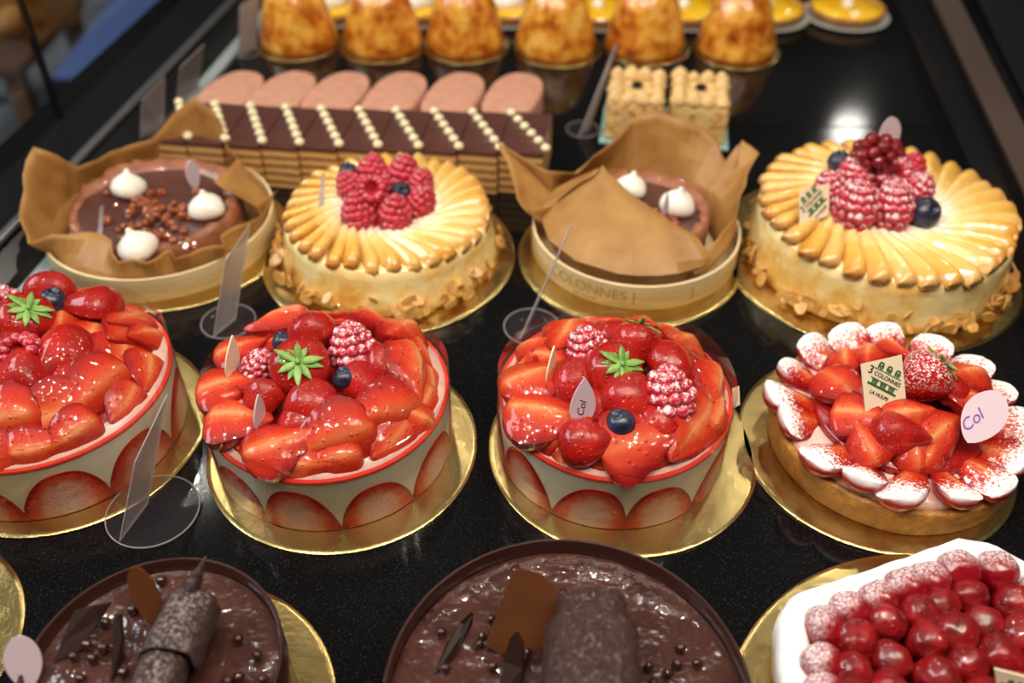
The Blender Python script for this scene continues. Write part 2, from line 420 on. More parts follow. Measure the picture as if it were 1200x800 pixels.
# ---------------------------------------------------------------- fruit meshes
SPROF = [(0.0, .12), (.02, .45), (.07, .74), (.15, .92), (.26, 1.0), (.40, .97), (.54, .84), (.68, .66), (.80, .47), (.90, .29), (.97, .13), (1.0, .0)]
def half_mesh(name, mats, seed, length=.040, width=.0155, depth=.9, bend=0.0, ridge=.12):
    """half a strawberry: flat cut face up (+Z), tip along +Y, origin in the middle of the cut"""
    r = random.Random(seed); b = MB(); NB, NC = 14, 13
    prof = SPROF; cols = NB + 1 + NC - 2
    rows = []
    for u, k in prof:
        y = (u - .45) * length; w = width * k * (1 + .05 * r.uniform(-1, 1)); row = []
        off = bend * width * math.sin(u * PI)
        for i in range(NB + 1):                       # belly from +x round to -x
            a = PI * i / NB
            row.append(((w * math.cos(a) + off, y, -w * depth * math.sin(a) ** .9 if 0 < i < NB else 0), (u, 1.0), 0))
        for i in range(1, NC - 1):                    # cut face back from -x to +x
            s = -1 + 2 * i / (NC - 1); s = math.copysign(abs(s) ** .8, s)
            row.append(((w * s + off, y + .0, ridge * w * (1 - (abs(s) ** 2 if ridge < .2 else math.sqrt(s * s + .02) - .0)) * min(1, u * 9 + .3) + .0012 * noise.noise((s * 2 + seed, u * 6, seed)) + .0004), (u, abs(s)), 1))
        rows.append(row)
    n = len(rows[0]); vs = [p[0] for row in rows for p in row]
    for j, row in enumerate(rows):
        for i, p in enumerate(row): b.uv[j * n + i] = p[1]
    b.v = vs
    for j in range(len(rows) - 1):
        for i in range(n):
            k = (i + 1) % n
            b.f.append((j * n + i, (j + 1) * n + i, (j + 1) * n + k, j * n + k)); b.m.append(0 if i < NB else 1)
    b.f.append(tuple(range(n))); b.m.append(0)
    me = b.mesh(name, mats, True, 50)
    return me

def whole_mesh(name, mat, seed, length=.036, width=.0175):
    b = MB(); prof = [(width * k, -(u - .45) * length) for u, k in SPROF]
    def wob(r, z, a, j):
        q = 1 + .05 * noise.noise((math.cos(a) * 1.5 + seed, math.sin(a) * 1.5, z * 60)); return r * q, z
    b.lathe(list(reversed(prof)), 28, 0, None, wob); b.lathe
    return b.mesh(name, mat)

def leaf_mesh(name, R=.013, n=11, seed=1):
    r = random.Random(seed); b = MB()
    for k in range(n):
        a = 2 * PI * k / n + r.uniform(-.2, .2); L = R * r.uniform(.75, 1.2); w = R * .165
        prof = [(0.0, .25), (.25, .8), (.5, 1), (.75, .7), (1, .05)]
        lift = r.uniform(.1, .45); vs = []
        for (u, q) in prof:
            x = L * u; z = .001 + L * (lift * u - .25 * u * u); 
            for s in (-1, 0, 1): vs.append((x, s * w * q, z + (.0 if s else -.0009 * q)))
            for s in (1, 0, -1): vs.append((x, s * w * q, z - .0005 + (.0 if s else -.0009 * q)))
        fs = []
        for j in range(len(prof) - 1):
            for i in range(6):
                m = (i + 1) % 6; fs.append((j * 6 + i, j * 6 + m, (j + 1) * 6 + m, (j + 1) * 6 + i))
        fs.append((0, 1, 2, 3, 4, 5)); e = (len(prof) - 1) * 6; fs.append(tuple(e + i for i in (5, 4, 3, 2, 1, 0)))
        b.add(vs, fs, 0, Matrix.Rotation(a, 4, 'Z'))
    b.ball(.0019, (0, 0, .0018), 1)
    return b.mesh(name, M['leaf'])

def raspberry_mesh(name, mat, seed, R=.0105, Ht=.021):
    """open end down (-Z), tip up, origin in the middle"""
    r = random.Random(seed); b = MB()
    rows = [(-.42, .80, 11), (-.22, .97, 13), (.0, .96, 13), (.2, .80, 11), (.37, .55, 8), (.49, .18, 3)]
    prof = [(.35 * R, -.30 * Ht), (.62 * R, -.44 * Ht), (.80 * R, -.40 * Ht), (.88 * R, -.1 * Ht), (.78 * R, .15 * Ht), (.45 * R, .38 * Ht), (.0, .45 * Ht)]
    b.lathe([(0, -.0 * Ht)] + prof, 16, 0, None, None, False)
    for j, (z, q, n) in enumerate(rows):
        for i in range(n):
            a = 2 * PI * (i + .5 * (j % 2)) / n + r.uniform(-.08, .08)
            s = R * .285 * r.uniform(.9, 1.08)
            b.ball(s, (R * q * .86 * math.cos(a), R * q * .86 * math.sin(a), z * Ht + r.uniform(-.0004, .0004)), 2)
    return b.mesh(name, mat)

def blueberry_mesh(name, R=.0085):
    b = MB(); prof = [(0, -.93)] + [(math.sin(t), -.93 * math.cos(t)) for t in [PI * i / 14 for i in range(1, 13)]] + [(.42, .84), (.40, .97), (.30, .90), (.22, .78), (0, .76)]
    def wob(r, z, a, j):
        if j == 14: z += .05 * R * math.cos(5 * a); r *= 1 + .12 * math.cos(5 * a)
        return r, z
    b.lathe([(R * x, R * z) for x, z in prof], 30, 0, None, wob)
    return b.mesh(name, M['blue'])

F = {}
F['half'] = [half_mesh('strawberry_half', [M['skin'], M['flesh']], s, L, W, .95, bd, rg) for s, L, W, bd, rg in ((1, .040, .0165, .0, .14), (2, .042, .0160, .12, .5), (3, .035, .0172, -.08, .18), (4, .040, .0170, .05, .62))]
F['half_sugar'] = [half_mesh('strawberry_half_sugared', [M['skin_sugar'], M['flesh_sugar']], s, L, W, .85, bd, rg) for s, L, W, bd, rg in ((11, .046, .0155, 0, .2), (12, .050, .0160, .1, .35))]
F['whole'] = whole_mesh('strawberry_whole', M['skin'], 3); F['whole_dust'] = whole_mesh('strawberry_whole_dusted', M['skin_dust'], 5)
F['leaf'] = leaf_mesh('strawberry_leaves')
F['rasp'] = raspberry_mesh('raspberry', M['rasp'], 1); F['rasp_dust'] = raspberry_mesh('raspberry_dusted', M['rasp_dust'], 2); F['rasp_plain'] = raspberry_mesh('raspberry_plain', M['rasp_plain'], 3)
F['blue'] = blueberry_mesh('blueberry')

def put_half(root, c, px, py, z, scale, tilt, yaw, flip=False, kind='half', label=None, nyaw=None):
    p = at(px, py, z); e = Vector((p.x - c[0], p.y - c[1], 0))
    e = e.normalized() if nyaw is None and e.length > 1e-4 else yawv(nyaw if nyaw is not None else 270)
    t = math.radians(tilt); n = e * math.sin(t) + Vector((0, 0, 1)) * math.cos(t)
    if flip: n = -n
    me = F[kind][rnd.randrange(len(F[kind]))]
    return link('strawberry_half', me, root, p, frame(n, yawv(yaw)), scale * rnd.uniform(.97, 1.03))

def put_half_at(root, c, p, scale, tilt, yaw, flip=False, kind='half'):
    e = Vector((p.x - c[0], p.y - c[1], 0)).normalized(); t = math.radians(tilt); n = e * math.sin(t) + Vector((0, 0, 1)) * math.cos(t)
    return link('strawberry_half', F[kind][rnd.randrange(len(F[kind]))], root, p, frame(-n if flip else n, yawv(yaw)), scale * rnd.uniform(.97, 1.03))

def put_whole(root, px, py, z, axis, scale=1.0, dust=False, leaf=True):
    """axis = world direction of the leafy end"""
    p = at(px, py, z)
    o = link('strawberry', F['whole_dust' if dust else 'whole'], root, p, frame(axis, (1, .3, 0)), scale)
    if leaf:
        l = sub('leaf_crown', F['leaf'], o, (0, 0, .0155)); l['label'] = 'green leaf crown'
    return o

def put_rasp(root, px, py, z, axis, scale=1.0, kind='rasp'):
    return link('raspberry', F[kind], root, at(px, py, z), frame(axis, (1, .2, .1)), scale)

def put_blue(root, px, py, z, axis=(0, -.3, 1), scale=1.0):
    return link('blueberry', F['blue'], root, at(px, py, z), frame(axis, (1, 0, 0)), scale)

# ---------------------------------------------------------------- boards, plaques, cards
def board_mesh(R, name='cake_board'):
    b = MB(); b.lathe([(R - .0008, 0), (R, .0006), (R, .0014), (R - .0008, .002), (R - .004, .0021), (0, .0021)], 96)
    return b.mesh(name, M['gold'], True, 40)

def board(x, y, R, label):
    return tag(link('cake_board', board_mesh(R), None, (x, y, 0)), label, 'cake board', 'gold card boards under the cakes')
BT = .0022

def card_mesh(pts, th, mat, name, local):
    """thin sheet through the four world points, as a closed slab, in coordinates relative to local"""
    p = [Vector(q) - Vector(local) for q in pts]
    n = (p[1] - p[0]).cross(p[3] - p[0]).normalized() * th / 2
    b = MB(); k = len(p); vs = [tuple(q - n) for q in p] + [tuple(q + n) for q in p]
    b.add(vs, [tuple(reversed(range(k))), tuple(range(k, 2 * k))] + [(i, (i + 1) % k, k + (i + 1) % k, k + i) for i in range(k)])
    return b.mesh(name, mat, False)

def text_mesh(body, size, mat, depth=.0002, bold=False, shear=0):
    cu = bpy.data.curves.new('lettering', 'FONT'); cu.body = body; cu.size = size; cu.extrude = depth
    cu.align_x = 'CENTER'; cu.align_y = 'CENTER'; cu.shear = shear
    if bold: cu.offset = size * .012
    o = bpy.data.objects.new('lettering_source', cu); COL.objects.link(o)
    dg = bpy.context.evaluated_depsgraph_get(); me = bpy.data.meshes.new_from_object(o.evaluated_get(dg))
    bpy.data.objects.remove(o); bpy.data.curves.remove(cu)
    me.materials.clear(); me.materials.append(mat); return me

def drop_mesh(name, L, W, mat, th=.0012, egg=False):
    """pointed oval plaque standing along +Y from the origin, facing +Z"""
    poly = []
    N = 20
    for i in range(N + 1):
        u = i / N; w = W * (math.sin(PI * (u ** 1.15 if egg else u ** .75)) ** (.55 if egg else .8)) if 0 < u < 1 else .0006
        poly.append((w / 2, L * u))
    poly = poly + [(-x, y) for x, y in reversed(poly)]
    b = MB(); b.prism(poly, -th / 2, th / 2); return b.mesh(name, mat, False)

def put_plaque(root, px, py, z, upv, facing, L, W, mat, name='sugar_plaque', label=None, egg=False):
    o = link(name, drop_mesh(name, L, W, mat, .0012, egg), root, at(px, py, z), frame(facing, upv))
    if label: o['label'] = label
    return o
UP = Vector((0, 0, 1))
# ================================================================ fraisiers (strawberry cream cakes)
def fraisier(cx, cy, R, label, rot0, nsl=10):
    root = thing('strawberry_cake', label, 'cake', (cx, cy, BT), 'strawberry cream cakes in clear bands')
    zt = .054
    b = MB(); b.lathe([(R - .003, 0), (R - .0004, .001), (R, zt - .003), (R, zt)], 96)
    link('cream_body', b.mesh('cream_body', M['cream'], True, 40), root, root.location)
    # pressed strawberry halves round the foot
    hts = []
    for k in range(nsl):
        b = MB(); NS, NZ = 18, 8; wd = 2 * PI / nsl * R * rnd.uniform(1.0, 1.06); h = rnd.uniform(.038, .045); skew = rnd.uniform(-.25, .25)
        vs, uvs = [], []
        for layer in (0, 1):
            for i in range(NS + 1):
                s = -1 + 2 * i / NS; top = max(.0006, h * (1 - abs(s) ** 2.4) ** .75)
                for j in range(NZ + 1):
                    q = j / NZ; z = .001 + top * q
                    a = (s * wd / 2 + skew * z * .6) / R
                    rr = R + .0010 * math.sqrt(max(0, 1 - s * s)) * (1 - .6 * q) + .0003 if layer == 0 else R - .004
                    vs.append((rr * math.cos(a), rr * math.sin(a), z)); uvs.append((.36, min(1, max(0, math.sqrt((s * 1.05) ** 2 + (q * .97) ** 4) ** 1.25 - .04))))
        n = (NS + 1) * (NZ + 1); fs = []
        for i in range(NS):
            for j in range(NZ):
                p = i * (NZ + 1) + j; q = p + NZ + 1
                fs.append((p, q, q + 1, p + 1)); fs.append((n + p, n + p + 1, n + q + 1, n + q))
        for i in range(NS):
            p = i * (NZ + 1) + NZ; q = p + NZ + 1; fs.append((p, q, n + q, n + p))
            p = i * (NZ + 1); q = p + NZ + 1; fs.append((p, n + p, n + q, q))
        b.add(vs, fs); b.uv = {i: u for i, u in enumerate(uvs + [])}
        o = link('pressed_strawberry', b.mesh('pressed_strawberry', M['flesh_side'], True, 50), root, root.location, (0, 0, rot0 + 2 * PI * k / nsl))
    b = MB(); b.lathe([(R + .0004, zt - .0005), (R + .0007, zt + .0005), (R + .0007, zt + .0016), (R + .0002, zt + .0024), (R - .003, zt + .0026), (R - .003, zt - .0005)], 96, cap=False)
    root['band_radius'] = R
    link('jelly_rim', b.mesh('jelly_rim', M['jelly'], True, 50), root, root.location)
    b = MB()
    def wob(r, z, a, j): return r, z + (.0016 * noise.noise((r * 60 * math.cos(a), r * 60 * math.sin(a), 3)) if j < 6 else 0)
    b.lathe([(R - .0028, zt), (R - .0028, zt + .0026), (R - .02, zt + .0048), (R * .6, zt + .005), (R * .3, zt + .005), (0, zt + .005)], 64, 0, None, wob)
    link('cream_top', b.mesh('cream_top', M['cream_pink']), root, root.location)
    b = MB(); b.lathe([(R * .86, zt + .0035), (R * .84, zt + .0062), (0, zt + .0064)], 64, 0, None, wob); link('red_glaze', b.mesh('red_glaze', M['glaze_red']), root, root.location)
    b = MB(); b.lathe([(R + .0014, .0002), (R + .0014, .074), (R + .0017, .074), (R + .0017, .0002), (R + .0014, .0002)], 128, 0, None, None, False)
    o = link('acetate_band', b.mesh('acetate_band', M['acetate'], True, 40), root, root.location); o['label'] = 'clear plastic band round the cake'
    return root

def fill_fraisier(root, c, halves, wholes, rasps, blues, zoom):
    f, ox, oy = zoom
    P = lambda x, y: (x / f + ox, y / f + oy)
    for (x, y, s, tilt, yaw, dz) in halves:
        px, py = P(x, y); z = .0735 + dz - (.007 if tilt > 29 else 0); q = at(px, py, z); d = Vector((q.x - c[0], q.y - c[1], 0)); s = min(s, 1.7); lim = root['band_radius'] - .0125 * s
        if d.length > lim:
            q2 = Vector((c[0], c[1], z)) + d * (lim / d.length); put_half_at(root, c, q2, s * .94, abs(tilt), yaw, tilt < 0); continue
        put_half(root, c, px, py, .0735 + dz, s, abs(tilt), yaw, tilt < 0)
    R = root['band_radius']; nr = 15
    for k in range(nr):                                   # the lower tier that fills the rim
        a = 2 * PI * (k + rnd.uniform(-.2, .2)) / nr; e = Vector((math.cos(a), math.sin(a), 0)); ss = rnd.uniform(1.0, 1.3)
        put_half_at(root, c, Vector((c[0], c[1], .0655)) + e * (R - .0165), ss, rnd.uniform(38, 52), math.degrees(a) + rnd.choice((90, 75, -90, -70, 160, 200)))
    for (x, y, z, ax, s, lf) in wholes: put_whole(root, *P(x, y), z, ax, s, False, lf)
    for (x, y, z, ax, s, k) in rasps: put_rasp(root, *P(x, y), z, ax, s, k)
    for (x, y, z, s) in blues: put_blue(root, *P(x, y), z, (rnd.uniform(-.6, .6), rnd.uniform(-.5, .3), 1), s)

# halves: zoom x, y, scale, tilt of the cut face (negative: belly up), direction of the tip, extra height
cB = (-.150, .553); board(-.142, .545, .113, 'gold card under the strawberry cake topped with two small blueberries')
B = fraisier(*cB, .0985, 'strawberry cream cake with leafy strawberry, two blueberries and two dusted raspberries on top', .2)
fill_fraisier(B, cB, [
    (255, 130, 1.35, 16, 200, .004), (405, 85, 1.25, 38, 340, .002), (515, 115, 1.35, 42, 290, .002), (600, 165, 1.6, 42, 240, .004), (612, 268, 1.55, 46, 300, .003),
    (545, 385, 1.7, 50, 200, -.001), (405, 460, 1.75, 50, 215, -.002), (240, 484, 1.6, 16, 25, .000), (112, 412, 1.65, 6, 355, .001), (85, 315, 1.5, 10, 15, .002), (130, 210, 1.4, 14, 20, .002),
    (205, 200, 1.1, 20, 200, -.002), (355, 375, 1.35, -20, 330, .003), (212, 355, 1.1, -25, 250, .002), (350, 165, 1.3, -25, 100, .010), (480, 310, 1.1, -20, 320, .002), (535, 255, 1.2, -25, 20, .004),
    (645, 345, 1.1, 48, 250, -.006), (300, 430, 1.1, -20, 240, -.004), (440, 130, 1.1, 25, 200, -.002), (160, 290, 1.1, 20, 30, -.004), (430, 380, 1.1, 20, 260, -.006)],
    [(312, 262, .088, (.10, -.55, .8), 1.38, True)],
    [(195, 257, .080, (.45, .2, .75), 1.25, 'rasp_dust'), (455, 205, .090, (-.15, .45, .85), 1.75, 'rasp_dust')],
    [(262, 190, .086, 1.05), (433, 290, .086, 1.15)], (2.353, 220, 320))
put_plaque(B, 305, 505, .070, (0.0, .25, 1), (.95, -.3, 0), .033, .016, M['tag_white'], 'sugar_plaque', 'pale pink pointed oval plaque')
put_plaque(B, 272, 447, .072, (.15, .35, 1), (.96, -.30, .0), .040, .020, M['tag_ivory'], 'sugar_plaque', 'ivory plaque seen edge on')

cC = (.084, .553); board(.094, .545, .113, 'gold card under the strawberry cake with the white teardrop plaque')
Cc = fraisier(*cC, .0945, 'strawberry cream cake with leafy strawberry, one blueberry and a white teardrop plaque on top', .05)
fill_fraisier(Cc, cC, [
    (262, 105, 1.45, 18, 250, .004), (505, 78, 1.4, 34, 340, .002), (390, 100, 1.2, 30, 200, 0), (628, 140, 1.5, 40, 230, .004), (702, 262, 1.5, 46, 260, .002), (650, 385, 1.7, 48, 245, 0),
    (475, 445, 1.85, 30, 20, .001), (330, 435, 1.15, -40, 5, -.001), (245, 465, 1.5, 48, 60, -.004), (200, 350, 1.85, 6, 350, .001), (172, 240, 1.6, 12, 20, .002), (205, 180, 1.2, 25, 320, .002),
    (285, 262, 1.2, -25, 240, .003), (465, 325, 1.4, -20, 300, .004), (590, 205, 1.3, -25, 40, .004), (345, 345, 1.1, -20, 250, -.004), (545, 400, 1.2, -20, 280, -.004), (420, 120, 1.2, -20, 90, 0), (600, 300, 1.1, 20, 60, -.004)],
    [(400, 222, .085, (.28, -.42, .75), 1.35, True), (472, 152, .086, (.15, .5, .35), 1.22, True)],
    [(330, 150, .084, (-.25, .25, .85), 1.6, 'rasp_dust'), (575, 293, .086, (-.1, .5, .8), 1.95, 'rasp_dust')],
    [(430, 378, .083, 1.4)], (2.58, 560, 350))
put_plaque(Cc, 681, 499, .074, (.06, .28, 1), (.35, -.9, .3), .040, .021, M['tag_white'], 'sugar_plaque', 'white teardrop plaque with a dark pen scribble')
t = text_mesh('Col', .0085, M['dark_ink'], .0001, shear=.3)
pl = Cc.children[-1]; s = sub('lettering', t, pl, (-.001, .015, .00072), (0, 0, 1.4))
put_plaque(Cc, 642, 453, .072, (.10, .32, 1), (.93, -.36, 0), .036, .020, M['tag_ivory'], 'sugar_plaque', 'ivory plaque seen edge on')
o = link('paper_tab', card_mesh([at(858, 455, .062), at(866, 452, .062), at(867, 474, .048), at(859, 478, .048)], .0006, M['tag_ivory'], 'paper_tab', Cc.location), Cc, Cc.location)
o['label'] = 'small ivory tab on the band'

cA = (-.388, .565); board(-.380, .562, .117, 'gold card under the strawberry cake beside the metal rail, its topping with an open raspberry')
A = fraisier(*cA, .104, 'strawberry cream cake with an upturned hollow raspberry, one flat blueberry and small leaf on top', .1)
fill_fraisier(A, cA, [
    (275, 95, 1.6, 34, 220, .004), (375, 160, 1.6, 38, 250, .004), (255, 145, 1.4, -25, 190, .002), (250, 215, 1.4, 22, 270, .003), (350, 205, 1.5, 42, 250, 0), (330, 285, 1.75, 44, 300, 0),
    (270, 370, 1.8, 46, 250, 0), (135, 440, 2.1, 46, 220, 0), (60, 355, 1.5, -30, 210, .004), (172, 285, 1.5, -25, 250, .008), (150, 80, 1.4, -28, 100, .004), (55, 95, 1.4, 28, 200, .002),
    (5, 455, 1.6, 44, 200, 0), (175, 185, 1.2, 22, 290, .006), (15, 280, 1.3, -20, 200, .004), (-30, 200, 1.5, 30, 30, 0), (-50, 330, 1.5, 40, 350, 0), (-40, 420, 1.5, 44, 20, 0), (200, 120, 1.2, 25, 60, 0), (-60, 120, 1.4, 30, 330, 0),
    (180, 360, 1.3, -20, 260, -.002), (95, 420, 1.2, -20, 240, -.004), (440, 330, 1.0, 48, 200, -.01)],
    [(70, 185, .085, (.42, -.15, .8), 1.35, True)],
    [(78, 275, .088, (.1, .6, -.78), 1.6, 'rasp_plain'), (15, 140, .085, (-.3, .1, .9), 1.6, 'rasp_dust')],
    [(145, 125, .088, 1.45)], (2.353, 0, 300))

# ================================================================ strawberry tart (D)
cD = (.320, .553); board(.309, .549, .114, 'gold card under the sugar-dusted strawberry tart')
D = thing('strawberry_tart', 'strawberry tart in a golden crust, its rim of halves dusted white with icing sugar', 'tart', (cD[0], cD[1], BT))
def tart_crust(root, R, h, mat, name='crust', wave=.0008, n=96, inner=.006):
    b = MB()
    def wob(r, z, a, j):
        q = noise.noise((math.cos(a) * 4, math.sin(a) * 4, z * 40 + 5)); return r + wave * q, z + (wave * 1.2 * noise.noise((math.cos(a) * 7, math.sin(a) * 7, 9)) if z > h * .7 else 0)
    b.lathe([(0, 0), (R - .004, 0), (R - .001, .0015), (R, h * .5), (R + .0005, h - .002), (R - .001, h), (R - inner + .001, h), (R - inner, h - .002), (R - inner, h - .010), (0, h - .010)], n, 0, None, wob)
    return link(name, b.mesh(name, mat), root, root.location)
tart_crust(D, .1005, .0275, M['crust'])
b = MB()
b.lathe([(.094, .018), (.0942, .027), (.091, .031), (.06, .034), (.0, .036)], 64, 0, None, lambda r, z, a, j: (r + (.0015 * noise.noise((math.cos(a) * 6, math.sin(a) * 6, 2))), z))
link('cream_filling', b.mesh('cream_filling', M['cream_pink']), D, D.location)
b = MB(); b.lathe([(.070, .034), (.066, .0385), (0, .040)], 48); link('red_glaze', b.mesh('red_glaze', M['glaze_red']), D, D.location)
for k in range(16):
    a = math.radians(11 + 22.5 * k + rnd.uniform(-4, 4)); r = .0815 + rnd.uniform(-.003, .002)
    e = Vector((math.cos(a), math.sin(a), 0)); tl = math.radians(rnd.uniform(-34, -18)); sw = rnd.uniform(-.35, .35)
    side = Vector((-e.y, e.x, 0))
    n = (UP * math.cos(tl) + e * math.sin(tl) * .8 + side * rnd.uniform(-.35, .35)).normalized()
    o = link('sugared_strawberry_half', F['half_sugar'][k % 2], D, Vector((cD[0], cD[1], BT + .0375)) + e * r, frame(n, -e + side * sw - UP * .05), rnd.uniform(1.1, 1.25))
    o['label'] = 'strawberry half, its wide end white with icing sugar'
fD = (2.963, 870, 370)
for (x, y, s, tilt, yaw, dz) in [(335, 235, 1.4, 20, 300, .006), (440, 140, 1.1, 25, 250, .002), (525, 115, 1.15, 28, 280, .003), (660, 170, 1.1, 20, 230, .002), (780, 215, 1.35, 20, 200, .004), (790, 300, 1.3, 22, 170, .004),
                                 (395, 345, 1.4, 24, 340, .006), (535, 420, 1.3, -55, 0, .002), (570, 345, 1.25, 15, 10, .010), (690, 400, 1.35, 30, 40, .004), (480, 270, 1.2, -15, 300, .004), (720, 260, 1.2, -20, 60, .002),
                                 (430, 450, 1.2, 30, 100, -.002), (640, 470, 1.1, 30, 60, -.004), (360, 160, 1.1, 22, 260, -.002), (590, 470, 1.1, 34, 90, -.004)]:
    put_half(D, cD, x / fD[0] + fD[1], y / fD[0] + fD[2], .052 + dz, s * .9, abs(tilt), yaw, tilt < 0)
o = put_whole(D, 620 / fD[0] + 870, 222 / fD[0] + 370, .066, (.55, .25, .30), 1.3, True)
# ivory card with the printed emblem
def emblem(root, corners, z0, z1, turn=0.0):
    tl, tr, br, bl = corners
    p = [at(*bl, z0), at(*br, z0), at(*tr, z1), at(*tl, z1)]; e1 = ((p[1] - p[0]) + (p[2] - p[3])) / 2; e2 = ((p[3] - p[0]) + (p[2] - p[1])) / 2; cc = (p[0] + p[1] + p[2] + p[3]) / 4
    p = [cc - e1 / 2 - e2 / 2, cc + e1 / 2 - e2 / 2, cc + e1 / 2 + e2 / 2, cc - e1 / 2 + e2 / 2]
    o = link('logo_card', card_mesh(p, .0014, M['tag_ivory'], 'logo_card', root.location), root, root.location)
    o['label'] = 'ivory card printed with a green columns emblem'
    X = (p[1] - p[0]); W = X.length; X.normalize(); Nn = X.cross(p[3] - p[0]).normalized(); Y = Nn.cross(X); Hh = (p[3] - p[0]).dot(Y); sh = (p[3] - p[0]).dot(X) / Hh
    mid = (p[0] + p[1] + p[2] + p[3]) / 4 + Nn * .0009 - root.location
    S = W * (.98 if turn else 1.0)
    Mx = Matrix((X, Y, Nn)).transposed().to_4x4() @ Matrix.Rotation(turn, 4, 'Z')
    b = MB(); g = lambda x, y, w, h: b.box(w * S, h * S, .0003, ((x) * S, (y) * S, 0))
    for k in (-1, 0, 1):                                   # three leafy capitals, three column feet
        x = k * .23
        g(x, .38, .10, .035); g(x - .045, .345, .04, .05); g(x + .045, .345, .04, .05); g(x, .31, .15, .03); g(x - .05, .265, .035, .05); g(x + .05, .265, .035, .05); g(x, .262, .035, .05)
        g(x - .05, -.085, .04, .08); g(x + .05, -.085, .04, .08); g(x, -.085, .03, .08); g(x, -.03, .17, .025)
    g(.0, -.145, .78, .05); g(.0, .215, .74, .02); g(0, .0, .74, .018)
    q = link('printed_emblem', b.mesh('printed_emblem', M['green_ink'], False), None); q.parent = o; q.location = mid; q.rotation_mode = 'QUATERNION'; q.rotation_quaternion = Mx.to_quaternion()
    for body, sz, y, m, x in (('COLONNES', .135, .105, 'dark_ink', .04), ('3', .26, .13, 'dark_ink', -.43), ('LA HULPE', .115, -.30, 'dark_ink', 0)):
        q = link('lettering', text_mesh(body, sz * S, M[m], .00012, True), None); q.parent = o
        q.location = mid + Mx.to_3x3() @ Vector((x * S, y * S, .0001)); q.rotation_mode = 'QUATERNION'; q.rotation_quaternion = Mx.to_quaternion()
    return o
Zd = lambda x, y: (x / fD[0] + fD[1], y / fD[0] + fD[2])
emblem(D, (Zd(412, 170), Zd(550, 133), Zd(568, 300), Zd(427, 328)), .064, .094, -.62)
eg = drop_mesh('sugar_plaque', .046, .031, M['tag_white'], .0014, True)
o = link('sugar_plaque', eg, D, at(*Zd(782, 440), .056), frame((-.45, -.55, .7), (.42, .45, .55))); o['label'] = 'pale mauve oval plaque with purple handwriting'
q = sub('lettering', text_mesh('Col', .0125, M['purple_ink'], .0001, shear=.35), o, (-.0055, .016, .0009), (0, 0, 1.25))

